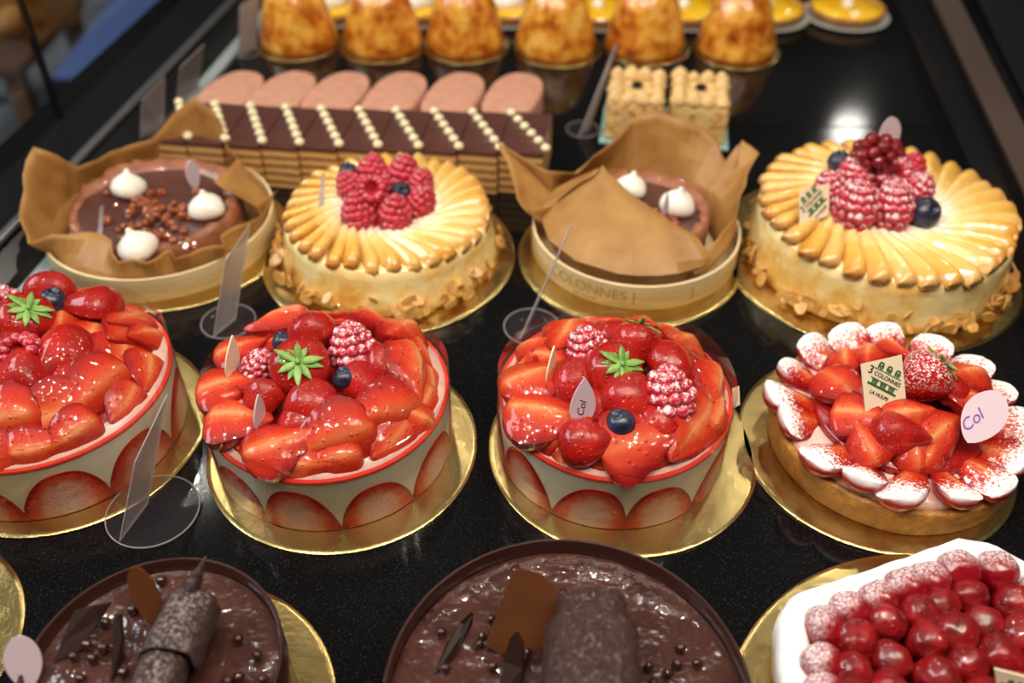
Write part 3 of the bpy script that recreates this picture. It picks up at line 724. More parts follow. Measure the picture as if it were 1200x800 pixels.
# ================================================================ apple tarts (E, F)
def apple_cake(cx, cy, Rb, Rt, h, n, label, dirn=1, nf=95, reach=.59, lip=0.002):
    root = thing('apple_cake', label, 'cake', (cx, cy, BT), 'glazed apple cakes with raspberries')
    b = MB()
    def wob(r, z, a, j): return r * (1 + .012 * noise.noise((math.cos(a) * 3, math.sin(a) * 3, z * 30))), z
    b.lathe([(0, 0), (Rb - .006, 0), (Rb - .002, .003), (Rb - .004, .012), (Rt + .007, h * .55), (Rt + .005, h * .8), (Rt + .004, h - .004 + lip), (Rt - .001, h + lip), (Rt - .006, h + .001 + lip * .7), (0, h + .003)], 96, 0, None, wob)
    link('cake_body', b.mesh('cake_body', M['apple_side']), root, root.location)
    b = MB(); b.lathe([(Rt * .56, h), (Rt * .52, h + .006), (Rt * .3, h + .0075), (0, h + .008)], 48)
    link('icing_sugar_middle', b.mesh('icing_sugar_middle', M['apple_top']), root, root.location)
    # one apple slice: long half-moon, thick outer back, thin edge, tilted onto its neighbour
    L = Rt * reach; W = 2 * PI * Rt / n * 1.6; NS, NC = 16, 8; s = MB(); vs = []
    for i in range(NS + 1):
        u = i / NS; x = Rt * .36 + L * u
        w = W * (.30 + .70 * math.sin(min(1, u * 1.05) * PI * .62)) * math.sqrt(max(.004, 1 - max(0, (u - .80) / .2) ** 2))
        th = .0112 * (.55 + .45 * u) * (1 - max(0, (u - .82) / .18) ** 2 * .8)
        curl = W * 1.5 * math.sin(u * PI * .5) ** 2 * dirn
        z0 = h + .0015 + .0035 * math.sin(u * PI) - .002 * u
        for k in range(NC + 1):
            q = k / NC; y = (q - .5) * w
            vs.append((x, y + curl, z0 + th * (math.sin(PI * q ** 1.7) ** .8 if 0 < q < 1 else 0) + .0022 * q))
        for k in range(NC - 1, 0, -1):
            q = k / NC; vs.append((x, (q - .5) * w + curl, z0 - .002))
    m = 2 * NC; fs = []
    for i in range(NS):
        for k in range(m): fs.append((i * m + k, i * m + (k + 1) % m, (i + 1) * m + (k + 1) % m, (i + 1) * m + k))
    fs += [tuple(range(m)), tuple(NS * m + k for k in reversed(range(m)))]
    s.add(vs, fs)
    for i in range(NS + 1):
        for k in range(m): s.uv[i * m + k] = (i / NS, abs(k - NC / 2) / (NC / 2))
    me = s.mesh('apple_slice', M['apple'])
    for k in range(n):
        o = link('apple_slice', me, root, root.location, (rnd.uniform(-.03, .03), rnd.uniform(-.02, .015), 2 * PI * k / n + rnd.uniform(-.02, .02)), (rnd.uniform(.98, 1.02),) * 2 + (1,))
    fl = []
    for k in range(4):
        b = MB(); poly = [(.0065 * math.cos(t) * (1 + .1 * rnd.random()), .0042 * math.sin(t) * (1 + .1 * rnd.random())) for t in [2 * PI * i / 14 for i in range(14)]]
        b.prism(poly, -.0005, .0005); fl.append(b.mesh('almond_flake', M['almond'], False))
    for k in range(nf):
        a = rnd.uniform(-PI, .02) if k % 5 else rnd.uniform(0, PI); z = abs(rnd.gauss(.004, .006)); z = min(z, .024)
        r = Rb + .001 - z * .25 + (rnd.uniform(0, .007) if z < .004 else 0)
        n_ = Vector((math.cos(a), math.sin(a), rnd.uniform(-.2, .9)))
        n_ += Vector((rnd.gauss(0, .45), rnd.gauss(0, .45), rnd.gauss(0, .35)))
        link('almond_flake', fl[k % 4], root, (cx + r * math.cos(a), cy + r * math.sin(a), BT + z + .0078), frame(n_, (rnd.gauss(0, 1), rnd.gauss(0, 1), rnd.gauss(0, 1))), rnd.uniform(.7, 1.45))
    return root

board(.378, .822, .158, 'gold card under the larger apple cake, near the brown rail')
E_ = apple_cake(.381, .822, .134, .1225, .058, 34, 'large glazed apple cake crowned with raspberries, redcurrants and a blueberry', 1, 100)
fE = lambda x, y: (x / 2.857 + 850, y / 2.857 + 130)
for (x, y, z, ax, s, k) in [(440, 312, .086, (.05, .25, .95), 2.0, 'rasp_dust'), (560, 316, .086, (0, .3, .95), 1.85, 'rasp_dust'), (352, 262, .084, (-.3, .2, .9), 1.6, 'rasp_dust'), (432, 216, .088, (.1, .4, .8), 1.7, 'rasp_dust'),
                            (560, 208, .09, (.2, .6, -.3), 1.7, 'rasp_dust'), (640, 268, .085, (.4, .1, .8), 1.6, 'rasp_dust'), (618, 200, .084, (.3, .4, .7), 1.5, 'rasp'), (500, 230, .080, (0, .1, 1), 1.5, 'rasp_dust')]:
    put_rasp(E_, *fE(x, y), z, ax, s, k)
put_blue(E_, *fE(668, 340), .080, (.2, -.6, .7), 1.85); put_blue(E_, *fE(382, 172), .084, (0, 0, 1), 1.5)
cur = MB(); cur.ball(.0068, sub=3); cur.lathe([(.0008, .0064), (.0011, .0082), (.0002, .0084)], 8)
cme = cur.mesh('redcurrant', M['cherry'])
ctr = at(*fE(508, 142), .110)
for k in range(26):
    th = k * 2.39996; zz = 1 - 1.7 * (k + .5) / 26; r = math.sqrt(max(0, 1 - zz * zz))
    link('redcurrant', cme, E_, ctr + Vector((.021 * r * math.cos(th), .016 * r * math.sin(th), .015 * zz)), (rnd.uniform(0, 3), rnd.uniform(0, 3), 0), rnd.uniform(.85, 1.08))
emblem(E_, (fE(247, 265), fE(348, 245), fE(345, 345), fE(250, 385)), .0735, .098, .45)
put_plaque(E_, 1040, 182, .086, (-.15, .3, 1), (.3, -.9, .2), .042, .026, M['tag_white'], 'sugar_plaque', 'pale oval plaque behind the redcurrants', True)

board(-.131, .818, .133, 'gold card under the smaller apple cake')
F_ = apple_cake(-.130, .824, .117, .1020, .047, 32, 'smaller glazed apple cake with a heap of raspberries and two blueberries', 1, 90, .56, .004)
fF = lambda x, y: (x / 3.636 + 300, y / 3.636 + 150)
for (x, y, z, ax, s, k) in [(497, 186, .074, (.1, .5, .8), 1.55, 'rasp_plain'), (630, 192, .076, (.2, .3, .9), 1.6, 'rasp_plain'), (402, 246, .070, (-.5, .2, .8), 1.35, 'rasp_plain'), (502, 275, .082, (.0, .62, -.72), 1.45, 'rasp_plain'),
                            (438, 355, .068, (-.2, .2, .9), 1.65, 'rasp_plain'), (592, 362, .068, (.1, .1, .95), 1.6, 'rasp_plain'), (700, 312, .069, (.5, .0, .8), 1.5, 'rasp_plain'), (700, 238, .070, (.4, .3, .8), 1.35, 'rasp_plain'), (560, 260, .064, (0, 0, 1), 1.4, 'rasp_plain')]:
    put_rasp(F_, *fF(x, y), z, ax, s, k)
put_blue(F_, *fF(617, 276), .078, (.3, -.6, .7), 1.35); put_blue(F_, *fF(395, 192), .071, (-.3, .3, .9), 1.35)
o = link('clear_card', card_mesh([at(372, 250, .056), at(378, 252, .056), at(381, 202, .078), at(377, 204, .078)], .0008, M['card'], 'clear_card', F_.location), F_, F_.location); o['label'] = 'small clear card stuck in the apple slices'

# ================================================================ chocolate tarts in parchment (G, H)
def wood_ring(cx, cy, R, h, label):
    b = MB(); b.lathe([(0, .0002), (R - .0004, .0), (R, .0005), (R, h - .0005), (R - .0006, h), (R - .0022, h), (R - .0026, h - .0006), (R - .0026, .003), (0, .003)], 96)
    return tag(link('wooden_mould', b.mesh('wooden_mould', M['wood'], True, 40), None, (cx, cy, BT)), label, 'mould', 'pale wooden baking moulds')

def parchment(cx, cy, rb, rm, tops, label, seed, zm=.028, jag=.0):
    """tops: world points along the upper edge, anticlockwise, starting near angle 0"""
    r = random.Random(seed); c = Vector((cx, cy, 0)); pts = [Vector(t) for t in tops]; n = len(pts); K, S = 4, 8
    ang = [math.atan2(p.y - cy, p.x - cx) for p in pts]
    for i in range(1, n):
        while ang[i] < ang[i - 1] - .4: ang[i] += 2 * PI
    cols = []
    for i in range(n):
        p, q = pts[i], pts[(i + 1) % n]; a0 = ang[i]; a1 = ang[(i + 1) % n] + (2 * PI if i == n - 1 else 0)
        kink = r.uniform(-.006, .006)
        for k in range(K):
            t = k / K; a = a0 + (a1 - a0) * t; top = p.lerp(q, t) + Vector((0, 0, jag * math.sin(t * PI) * r.uniform(-1, 1)))
            col = []
            e = Vector((math.cos(a), math.sin(a), 0)); fold = (-1) ** (i) * .0035 * (1 - abs(2 * t - 1))
            base = c + e * rb + Vector((0, 0, .0062)); mid = c + e * (rm + fold * .3) + Vector((0, 0, min(zm, top.z * .74)))
            for s in range(S + 1):
                w = s / S
                P = base.lerp(mid, w / .4) if w < .4 else mid.lerp(top, (w - .4) / .6)
                nz = noise.noise(Vector((P.x * 45 + seed, P.y * 45, P.z * 45))) * .0042 * min(1, max(0, (w - .3) * 2.5))
                col.append(P + e * (nz + fold * max(0, w - .4)))
            cols.append(col)
    N = len(cols); b = MB(); th = .0006
    vs = []; 
    for col in cols:
        for P in col: vs.append(tuple(P - c - Vector((0, 0, 0))))
    m = S + 1
    fs = [(i * m + s, ((i + 1) % N) * m + s, ((i + 1) % N) * m + s + 1, i * m + s + 1) for i in range(N) for s in range(S)]
    b.add(vs, fs)
    me = b.mesh('parchment_paper', M['paper'], True, 10)
    o = link('parchment_paper', me, None, (cx, cy, 0))
    md = o.modifiers.new('thickness', 'SOLIDIFY'); md.thickness = th; md.offset = 0
    return tag(o, label, 'baking paper', 'crumpled brown parchment sheets')

def choc_tart(cx, cy, R, zt, label, merings, crumbs, ncr, shift=(0, 0)):
    root = thing('chocolate_tart', label, 'tart', (cx, cy, .0062), 'chocolate tarts in parchment')
    z0 = .0062; h = zt - z0; b = MB()
    def wob(r, z, a, j):
        q = noise.noise((math.cos(a) * 5, math.sin(a) * 5, 1.7)); q2 = noise.noise((math.cos(a) * 11, math.sin(a) * 11, 4.7))
        return r + (.003 * q + .002 * q2 if r > R * .7 else 0) - (.009 * (1 + math.sin(a)) / 2 if R * .7 < r < R - .007 else 0), z + (.004 * q2 + .003 * q - (.004 if math.sin(a) < .2 else 0) if z > h * .9 else 0)
    b.lathe([(0, 0), (R - .006, 0), (R - .001, .004), (R, h * .6), (R - .001, h + .004), (R - .006, h + .006), (R - .012, h + .003), (R - .014, h - .002)], 96, 0, None, wob)
    link('crust', b.mesh('crust', M['crust_choc']), root, root.location)
    b = MB(); b.lathe([(R - .005, h - .004), (R - .012, h), (0, h + .0005)], 64); link('chocolate_filling', b.mesh('chocolate_filling', M['ganache']), root, root.location)
    for i, (px, py, s) in enumerate(merings):
        b = MB(); tw = rnd.uniform(0, 6)
        def wob2(r, z, a, j): return r * (1 + .06 * math.sin(3 * a + tw + z * 120)), z
        b.lathe([(0, 0), (.012, 0), (.0172, .003), (.0188, .008), (.0168, .0145), (.0110, .020), (.0056, .0235), (.0030, .0265), (.0022, .029), (0, .030)], 28, 0, None, wob2)
        p = at(px, py, zt); link('meringue_kiss', b.mesh('meringue_kiss', M['meringue']), root, p, (rnd.uniform(-.1, .1), rnd.uniform(-.2, .1), rnd.uniform(0, 6)), s)
    nm = []
    for k in range(5):
        b = MB(); b.ball(.0042, sub=2); b.v = [tuple(Vector(v) * (1 + .35 * noise.noise(Vector(v) * 260 + Vector((k * 7, 0, 0))))) for v in b.v]; nm.append(b.mesh('nougatine_piece', M['nougatine'], False))
    (px, py, wx, wy) = crumbs
    for k in range(ncr):
        g = (rnd.gauss(0, .5), rnd.gauss(0, .5)); p = at(px + max(-1, min(1, g[0])) * wx, py + max(-1, min(1, g[1])) * wy, zt)
        dz = .0025 + .006 * max(0, 1 - math.hypot(*g) * 1.1) * rnd.random() * 1.6
        link('nougatine_piece', nm[k % 5], root, p + UP * dz, (rnd.uniform(0, 3), rnd.uniform(0, 3), 0), rnd.uniform(.7, 1.25))
    return root

A_ = at
cG = (.130, .836); board(.124, .818, .118, 'gold card under the wooden mould whose parchment hides half its tart')
G = wood_ring(*cG, .1095, .029, 'round pale wooden mould stamped with lettering, around tall folded parchment')
parchment(*cG, .086, .102, [A_(888, 180, .075), A_(870, 164, .082), A_(862, 200, .058), A_(852, 190, .060), A_(840, 160, .080), A_(803, 140, .095), A_(772, 128, .100), A_(742, 140, .092), A_(718, 166, .080), A_(676, 203, .058), A_(640, 200, .064),
    A_(583, 166, .078), A_(600, 215, .062), A_(616, 248, .050), A_(650, 240, .050), A_(678, 215, .072), A_(706, 193, .090), A_(745, 232, .078), A_(790, 262, .066), A_(818, 277, .058), A_(806, 300, .045), A_(828, 300, .040), A_(848, 272, .052), A_(868, 230, .066)],
    'brown parchment standing in tall folded peaks around the half-hidden chocolate tart', 3, .040)
Gt = choc_tart(.136, .846, .073, .044, 'chocolate tart half hidden by tall parchment, with two white meringues showing', [(738, 228, .92), (792, 247, 1.0)], (775, 262, 28, 14), 36)
o = link('sugar_plaque', drop_mesh('sugar_plaque', .030, .010, M['tag_white']), Gt, at(778, 258, .050), frame((.75, -.65, .1), (.05, .2, 1))); o['label'] = 'pale narrow plaque stuck in the tart'
def bend_text(body, size, ang, z, R, parent, mat):
    me = text_mesh(body, size, mat, .00015)
    for v in me.vertices:
        a = ang + v.co.x / R; rr = R + .0002 + v.co.z
        v.co = (rr * math.cos(a), rr * math.sin(a), z + v.co.y)
    return sub('lettering', me, parent)
bend_text('COLONNES |', .0165, math.radians(240), .0155, .1095, G, M['burnt']); bend_text('LA HULPE', .006, math.radians(238), .0045, .1095, G, M['burnt']); bend_text('|', .014, math.radians(296), .014, .1095, G, M['burnt'])

cH = (-.378, .850); board(-.364, .840, .122, 'gold card under the wooden mould beside the metal rail')
wood_ring(*cH, .1190, .028, 'plain round pale wooden mould beside the metal rail')
parchment(*cH, .102, .114, [A_(326, 222, .038), A_(300, 240, .048), A_(252, 213, .060), A_(278, 186, .056), A_(262, 160, .060), A_(252, 130, .092), A_(228, 112, .103), A_(203, 134, .086), A_(178, 163, .058), A_(130, 178, .056), A_(92, 196, .058), A_(68, 182, .080), A_(40, 172, .094), A_(28, 205, .078), A_(24, 240, .058),
    A_(34, 285, .048), A_(62, 274, .054), A_(105, 272, .052), A_(130, 282, .050), A_(138, 306, .048), A_(172, 306, .050), A_(198, 291, .052), A_(205, 303, .049), A_(238, 290, .051), A_(263, 288, .051), A_(258, 276, .052), A_(289, 260, .050), A_(312, 248, .040)],
    'brown parchment folded low round the open chocolate tart, peaks rising behind it', 8, .026)
Ht = choc_tart(-.382, .856, .090, .038, 'open chocolate tart with three white meringues around caramel nougatine crumbs', [(151, 228, 1.0), (245, 252, 1.0), (166, 299, 1.08)], (178, 262, 52, 34), 80)
o = link('sugar_plaque', drop_mesh('sugar_plaque', .034, .018, M['tag_white'], .0012, True), Ht, at(230, 222, .037), frame((.85, -.5, .1), (.05, .1, 1))); o['label'] = 'mauve oval plaque standing in the filling'
o = link('clear_card', card_mesh([at(114, 275, .037), at(120, 276, .037), at(121, 240, .058), at(117, 243, .058)], .0008, M['card'], 'clear_card', Ht.location), Ht, Ht.location); o['label'] = 'small clear card standing in the filling'

# ================================================================ chocolate cakes (J, K)
def choc_cake(cx, cy, R, h, gz, label):
    root = thing('chocolate_cake', label, 'cake', (cx, cy, BT), 'mirror glazed chocolate cakes')
    b = MB(); b.lathe([(R - .0025, 0), (R, .0002), (R, h - .0008), (R - .0006, h), (R - .0022, h), (R - .0028, h - .0008), (R - .0028, .001), (R - .0025, 0)], 128, 0, None, None, False)
    link('chocolate_collar', b.mesh('chocolate_collar', M['collar'], True, 40), root, root.location)
    b = MB(); prof = [(0, .0005), (R - .003, .0005), (R - .003, gz - .001), (R - .0045, gz)] + [(R * (1 - i / 14) , gz) for i in range(1, 15)]
    def wob(r, z, a, j):
        return r, z + (.0016 * noise.noise((r * 30 * math.cos(a), r * 30 * math.sin(a), 1)) if j > 3 and r < R * .96 else 0)
    b.lathe(prof, 96, 0, None, wob); link('mirror_glaze', b.mesh('mirror_glaze', M['glaze']), root, root.location)
    return root
pm = MB(); pm.ball(.0034, sub=3); PEARL = pm.mesh('crunchy_pearl', M['pearl'])
def pearls(root, pts, f, ox, oy, z, s=1.0):
    for x, y in pts: link('crunchy_pearl', PEARL, root, at(x / f + ox, y / f + oy, z + .003 * s), None, s * rnd.uniform(.92, 1.1))
def roll(root, p0, p1, r0, r1, mat, seed, name='chocolate_roll', spiral=True):
    """rolled chocolate bark: a coiled sheet along p0 -> p1"""
    r = random.Random(seed); L = (p1 - p0).length; b = MB(); NA, NL = 60, 22; T = 1.35; th = .0022
    vs = []
    for j in range(NL + 1):
        w = j / NL
        for i in range(NA + 1):
            t = i / NA; a = 2 * PI * T * t; rr = (r0 + (r1 - r0) * w) * (1 - .22 * (1 - t) * 1.0)
            rr *= 1 + .035 * noise.noise((math.cos(a) * 2 + seed, math.sin(a) * 2, w * 6)) + .02 * noise.noise((math.cos(a) * 7, math.sin(a) * 7 + seed, w * 18))
            x, y = rr * math.cos(a + 2.2), rr * math.sin(a + 2.2)
            edge = .004 * noise.noise((a * 1.3, seed, 0)) * (1 if j in (0, NL) else 0)
            vs.append((x, y, w * L + edge))
    m = NA + 1
    b.add(vs, [(j * m + i, j * m + i + 1, (j + 1) * m + i + 1, (j + 1) * m + i) for j in range(NL) for i in range(NA)])
    o = link(name, b.mesh(name, mat), root, p0, frame(p1 - p0, UP))
    md = o.modifiers.new('thickness', 'SOLIDIFY'); md.thickness = th; md.offset = -1
    return o
def disc_plaque(root, pts, mat, name, th=.0022):
    o = link(name, card_mesh(pts, th, mat, name, root.location), root, root.location); return o

K = choc_cake(.036, .293, .1135, .0585, .0465, 'larger chocolate cake with a bark roll and a cut chocolate disc in mirror glaze'); gzK = BT + .0465
fK = lambda x, y: (x / 2.609 + 430, y / 2.609 + 620)
pearls(K, [(455, 122), (565, 208), (603, 192), (622, 200), (228, 310), (383, 270), (410, 287), (350, 322), (343, 345), (385, 318), (385, 414), (480, 390), (960, 358), (863, 414), (950, 408), (1010, 404), (922, 436), (878, 466), (240, 420), (487, 372), (930, 470), (980, 500), (700, 520)], 2.609, 430, 620, gzK)
# disc with one straight side, leaning back
def cut_disc(root, p, n, up, R, cut, mat, label):
    b = MB(); poly = []
    for i in range(40):
        a = 2 * PI * i / 40; x, y = R * math.cos(a), R * math.sin(a)
        if x < -cut * R: x = -cut * R
        poly.append((x, y))
    b.prism(poly, -.0011, .0011); o = link('chocolate_disc', b.mesh('chocolate_disc', mat, False), root, p, frame(n, up)); o['label'] = label; return o
cut_disc(K, at(*fK(462, 250), gzK + .020), (.15, -.75, .65), (.35, .5, .75), .028, .45, M['milk_choc'], 'milk chocolate disc with a cut side')
disc_plaque(K, [at(*fK(205, 450), gzK), at(*fK(245, 350), gzK + .004), at(*fK(285, 285), gzK + .012), at(*fK(322, 250), gzK + .020), at(*fK(318, 285), gzK + .012), at(*fK(270, 375), gzK + .004)], M['dark_choc'], 'chocolate_shard')
disc_plaque(K, [at(*fK(405, 520), gzK), at(*fK(420, 400), gzK + .012), at(*fK(442, 330), gzK + .024), at(*fK(460, 308), gzK + .027), at(*fK(476, 335), gzK + .024), at(*fK(480, 420), gzK + .012), at(*fK(468, 520), gzK)], M['dark_choc'], 'chocolate_shard')
roll(K, at(*fK(690, 225), gzK + .024), at(*fK(690, 470), gzK + .022), .0245, .0255, M['bark'], 4)
roll(K, at(*fK(695, 315), gzK + .026), at(*fK(682, 640), gzK + .026), .0315, .0325, M['bark'], 6)

K.location.z = .0004
J = choc_cake(-.221, .307, .0800, .0585, .0490, 'smaller chocolate cake with a sugar-dusted bark roll and a thin chocolate disc'); gzJ = BT + .049
board(-.220, .301, .1065, 'gold card under the smaller chocolate cake')
fJ = lambda x, y: (x / 3 + 0, y / 3 + 620)
pearls(J, [(567, 180), (465, 283), (370, 328), (305, 405), (362, 416), (325, 453), (258, 447), (420, 440), (432, 503), (283, 524), (838, 386), (905, 443), (838, 520), (925, 527), (800, 535)], 3, 0, 620, gzJ, 1.05)
disc_plaque(J, [at(*fJ(568, 330), gzJ)] + [at(*fJ(x, y), gzJ + z) for x, y, z in ((575, 290, .007), (565, 235, .016), (535, 180, .026), (505, 145, .031), (480, 128, .033), (455, 138, .031), (448, 165, .026), (455, 210, .019), (475, 260, .011), (500, 300, .005), (530, 325, .001))], M['milk_choc'], 'chocolate_disc')
disc_plaque(J, [at(*fJ(190, 472), gzJ), at(*fJ(215, 400), gzJ + .006), at(*fJ(265, 285), gzJ + .016), at(*fJ(330, 268), gzJ + .017), at(*fJ(392, 256), gzJ + .018), at(*fJ(350, 320), gzJ + .010), at(*fJ(290, 420), gzJ + .002)], M['dark_choc'], 'chocolate_shard')
disc_plaque(J, [at(*fJ(395, 540), gzJ), at(*fJ(398, 420), gzJ + .010), at(*fJ(405, 295), gzJ + .024), at(*fJ(425, 300), gzJ + .023), at(*fJ(434, 380), gzJ + .014), at(*fJ(420, 480), gzJ + .004)], M['dark_choc'], 'chocolate_shard')
roll(J, at(*fJ(690, 262), gzJ + .021), at(*fJ(600, 470), gzJ + .021), .0190, .0200, M['bark_sugar'], 9)
roll(J, at(*fJ(610, 400), gzJ + .019), at(*fJ(530, 640), gzJ + .019), .0160, .0170, M['bark_sugar'], 12)
b = MB(); NL = 26
b.lathe([(0, 0)] + [(.0062 * (1 - i / NL) * (1 + .18 * (i % 2)) + .0006, .032 * i / NL) for i in range(NL + 1)] + [(0, .033)], 14)
o = link('sugar_cone', b.mesh('sugar_cone', M['bark_sugar']), J, at(*fJ(655, 245), gzJ + .030), frame(at(*fJ(698, 152), gzJ + .046) - at(*fJ(655, 245), gzJ + .030), (1, 0, 0))); o['label'] = 'thin ridged sugared cone behind the roll'
o = link('sugar_plaque', drop_mesh('sugar_plaque', .036, .022, M['tag_white'], .0012, True), J, at(33, 808, gzJ), frame((.15, -.8, .5), (-.05, .35, 1))); o['label'] = 'pale oval plaque at the cake edge'
board(-.435, .351, .092, 'bare gold card in the corner beside the smaller chocolate cake')

# ================================================================ cherry tart (L)
cL = Vector((.308, .266, 0)); board(cL.x, cL.y, .1725, 'gold card under the six-sided cherry tart')
Lr = thing('cherry_tart', 'six-sided cherry tart with a rim thick with white icing sugar', 'tart', (cL.x, cL.y, BT))
RH = .164; A0 = math.radians(140.5)
def hexr(a, R, rnd_=.80):
    d = ((a - A0 + PI / 6) % (PI / 3)) - PI / 6          # 0 at a corner
    ap = R * math.cos(PI / 6); flat = ap / math.cos(PI / 6 - abs(d)); return min(flat, R * (1 - .04) * (1 + .0 * d) if abs(d) < .12 else flat)
b = MB()
def wobL(r, z, a, j):
    k = hexr(a, 1.0); q = .0016 * noise.noise((math.cos(a) * 9, math.sin(a) * 9, j)); return r * k + q, z + (.0018 * noise.noise((math.cos(a) * 8, math.sin(a) * 8, 3)) if z > .02 else 0)
b.lathe([(0, 0), (RH - .008, 0), (RH - .004, .002), (RH - .001, .02), (RH, .036), (RH - .004, .043), (RH - .012, .045), (RH - .020, .043), (RH - .025, .036), (RH - .026, .026), (0, .026)], 144, 0, None, wobL)
o = link('sugared_crust', b.mesh('sugared_crust', M['sugar']), Lr, Lr.location)
b = MB(); b.lathe([(RH - .024, .026), (RH - .024, .034), (0, .035)], 96, 0, None, wobL); link('cherry_jelly', b.mesh('cherry_jelly', M['cherry_jelly']), Lr, Lr.location)
cm = []
for k in range(4):
    b = MB(); b.ball(.0125, sub=4); b.v = [tuple(Vector(v) * (1 + .14 * noise.noise(Vector(v) * 90 + Vector((k * 5, 0, 0))) + .05 * noise.noise(Vector(v) * 260 + Vector((k * 5, 0, 0))))) for v in b.v]
    cm.append((b, b.mesh('cherry', M['cherry']), b.mesh('cherry_dusted', M['cherry_dust'])))
placed = []
for ring, (rr, n, off) in enumerate([(.130, 33, 0), (.107, 27, .1), (.084, 21, .0), (.061, 15, .2), (.038, 10, 0), (.015, 4, .3)]):
    for k in range(n):
        a = 2 * PI * k / n + off + rnd.uniform(-.03, .03); r = rr * hexr(a, 1.0) * 1.055
        if ring == 0: r = rr * hexr(a, 1.0) * 1.03
        p = Vector((cL.x + r * math.cos(a), cL.y + r * math.sin(a), BT + .043 + rnd.uniform(-.002, .003)))
        dusty = ring == 0
        o = link('cherry', cm[rnd.randrange(4)][2 if dusty else 1], Lr, p, (rnd.uniform(0, 6), rnd.uniform(0, 6), rnd.uniform(0, 6)) if not dusty else (0, 0, a), rnd.uniform(1.0, 1.2))
        if dusty: o['label'] = 'cherry dusted with icing sugar'
emblem(Lr, ((1166, 782), (1210, 795), (1216, 836), (1170, 826)), .060, .086)
# ================================================================ rear rows
ORD = ['first', 'second', 'third', 'fourth', 'fifth', 'sixth', 'seventh', 'eighth', 'ninth', 'tenth']
# ---- layered opera slices
ZO = .056
bx = [172, 216, 260, 303.5, 347.6, 394, 440, 487.5, 535, 583, 637]
by = [163, 166, 168.5, 171, 172.5, 174, 175, 176, 177, 178, 179]
bnd = [at(x, y, ZO) for x, y in zip(bx, by)]
DEP = (at(600, 129, ZO).y - at(600, 176, ZO).y)
DDIR = Vector((.14, .99, 0)).normalized(); YAW = math.atan2(-DDIR.x, DDIR.y)
dotm = MB(); dotm.lathe([(0, -.001), (.0045, 0), (.0058, .0025), (.0048, .0055), (.002, .0075), (0, .008)], 18); DOT = dotm.mesh('cream_dot', M['ivory'])
for k in range(10):
    p, q = bnd[k], bnd[k + 1]; w = (q - p).length - .0016
    mid = (p + q) / 2 + DDIR * (DEP / 2); base = Vector((mid.x, mid.y, .0015))
    where = 'half behind parchment' if k < 3 else ('behind the smaller apple cake' if k < 8 else 'by the parchment tip')
    nm = ORD[9 - k]
    lab = f'chocolate-topped layered slice, {nm} from the right-hand end of its row' if k < 9 else 'chocolate-topped layered slice at the right-hand end, touching the parchment tip'
    root = thing('opera_slice', lab, 'cake slice', base, 'layered slices with chocolate tops')
    root.rotation_euler = (0, 0, YAW)
    def pt(name, me, loc, rot=None):
        o = bpy.data.objects.new(name, me); COL.objects.link(o); o.parent = root; o.location = loc
        if rot: o.rotation_euler = rot
        return o
    b = MB(); b.box(w, DEP, ZO - .0065, (0, 0, (ZO - .0065) / 2)); pt('sponge_layers', b.mesh('sponge_layers', M['opera'], False, None, .0006), (0, 0, 0))
    b = MB(); b.box(w + .0004, DEP + .0004, .006, (0, 0, 0)); pt('chocolate_top', b.mesh('chocolate_top', M['ganache'], False, None, .0012), (0, 0, ZO - .0045))
    for j in range(6):
        t = j / 5 - .5
        pt('cream_dot', DOT, (-t * w * 1.0 + .002, t * DEP * .80, ZO - .0016), (0, 0, j))
# ---- pink glazed cakes behind them
for k, x in enumerate([270, 333, 397, 466, 535, 605]):
    p = at(x - 4, 108 + .5 * k, .05); base = Vector((p.x, p.y, .0))
    root = thing('pink_cake', f'oval cake with a pinkish brown flat top, {ORD[k]} from the metal rail side', 'cake', base, 'oval pink cakes behind the layered slices')
    root.rotation_euler = (0, 0, YAW - .12)
    W, L, N = .0338, .064, 40; poly = []
    for i in range(N):
        a = 2 * PI * i / N; c, s = math.cos(a), math.sin(a); poly.append((W * math.copysign(abs(c) ** .8, c), L * math.copysign(abs(s) ** .8, s)))
    b = MB(); b.prism(poly, .0015, .050); o = bpy.data.objects.new('cake_body', b.mesh('cake_body', M['pinkcake'], True, 40, .004, 3)); COL.objects.link(o); o.parent = root
    b = MB(); b.prism([(x_ * 1.02, y_ * 1.05) for x_, y_ in poly], 0, .0014); o = bpy.data.objects.new('base_sheet', b.mesh('base_sheet', M['teal_film'], False)); COL.objects.link(o); o.parent = root
    o['label'] = 'teal sheet under the cake'
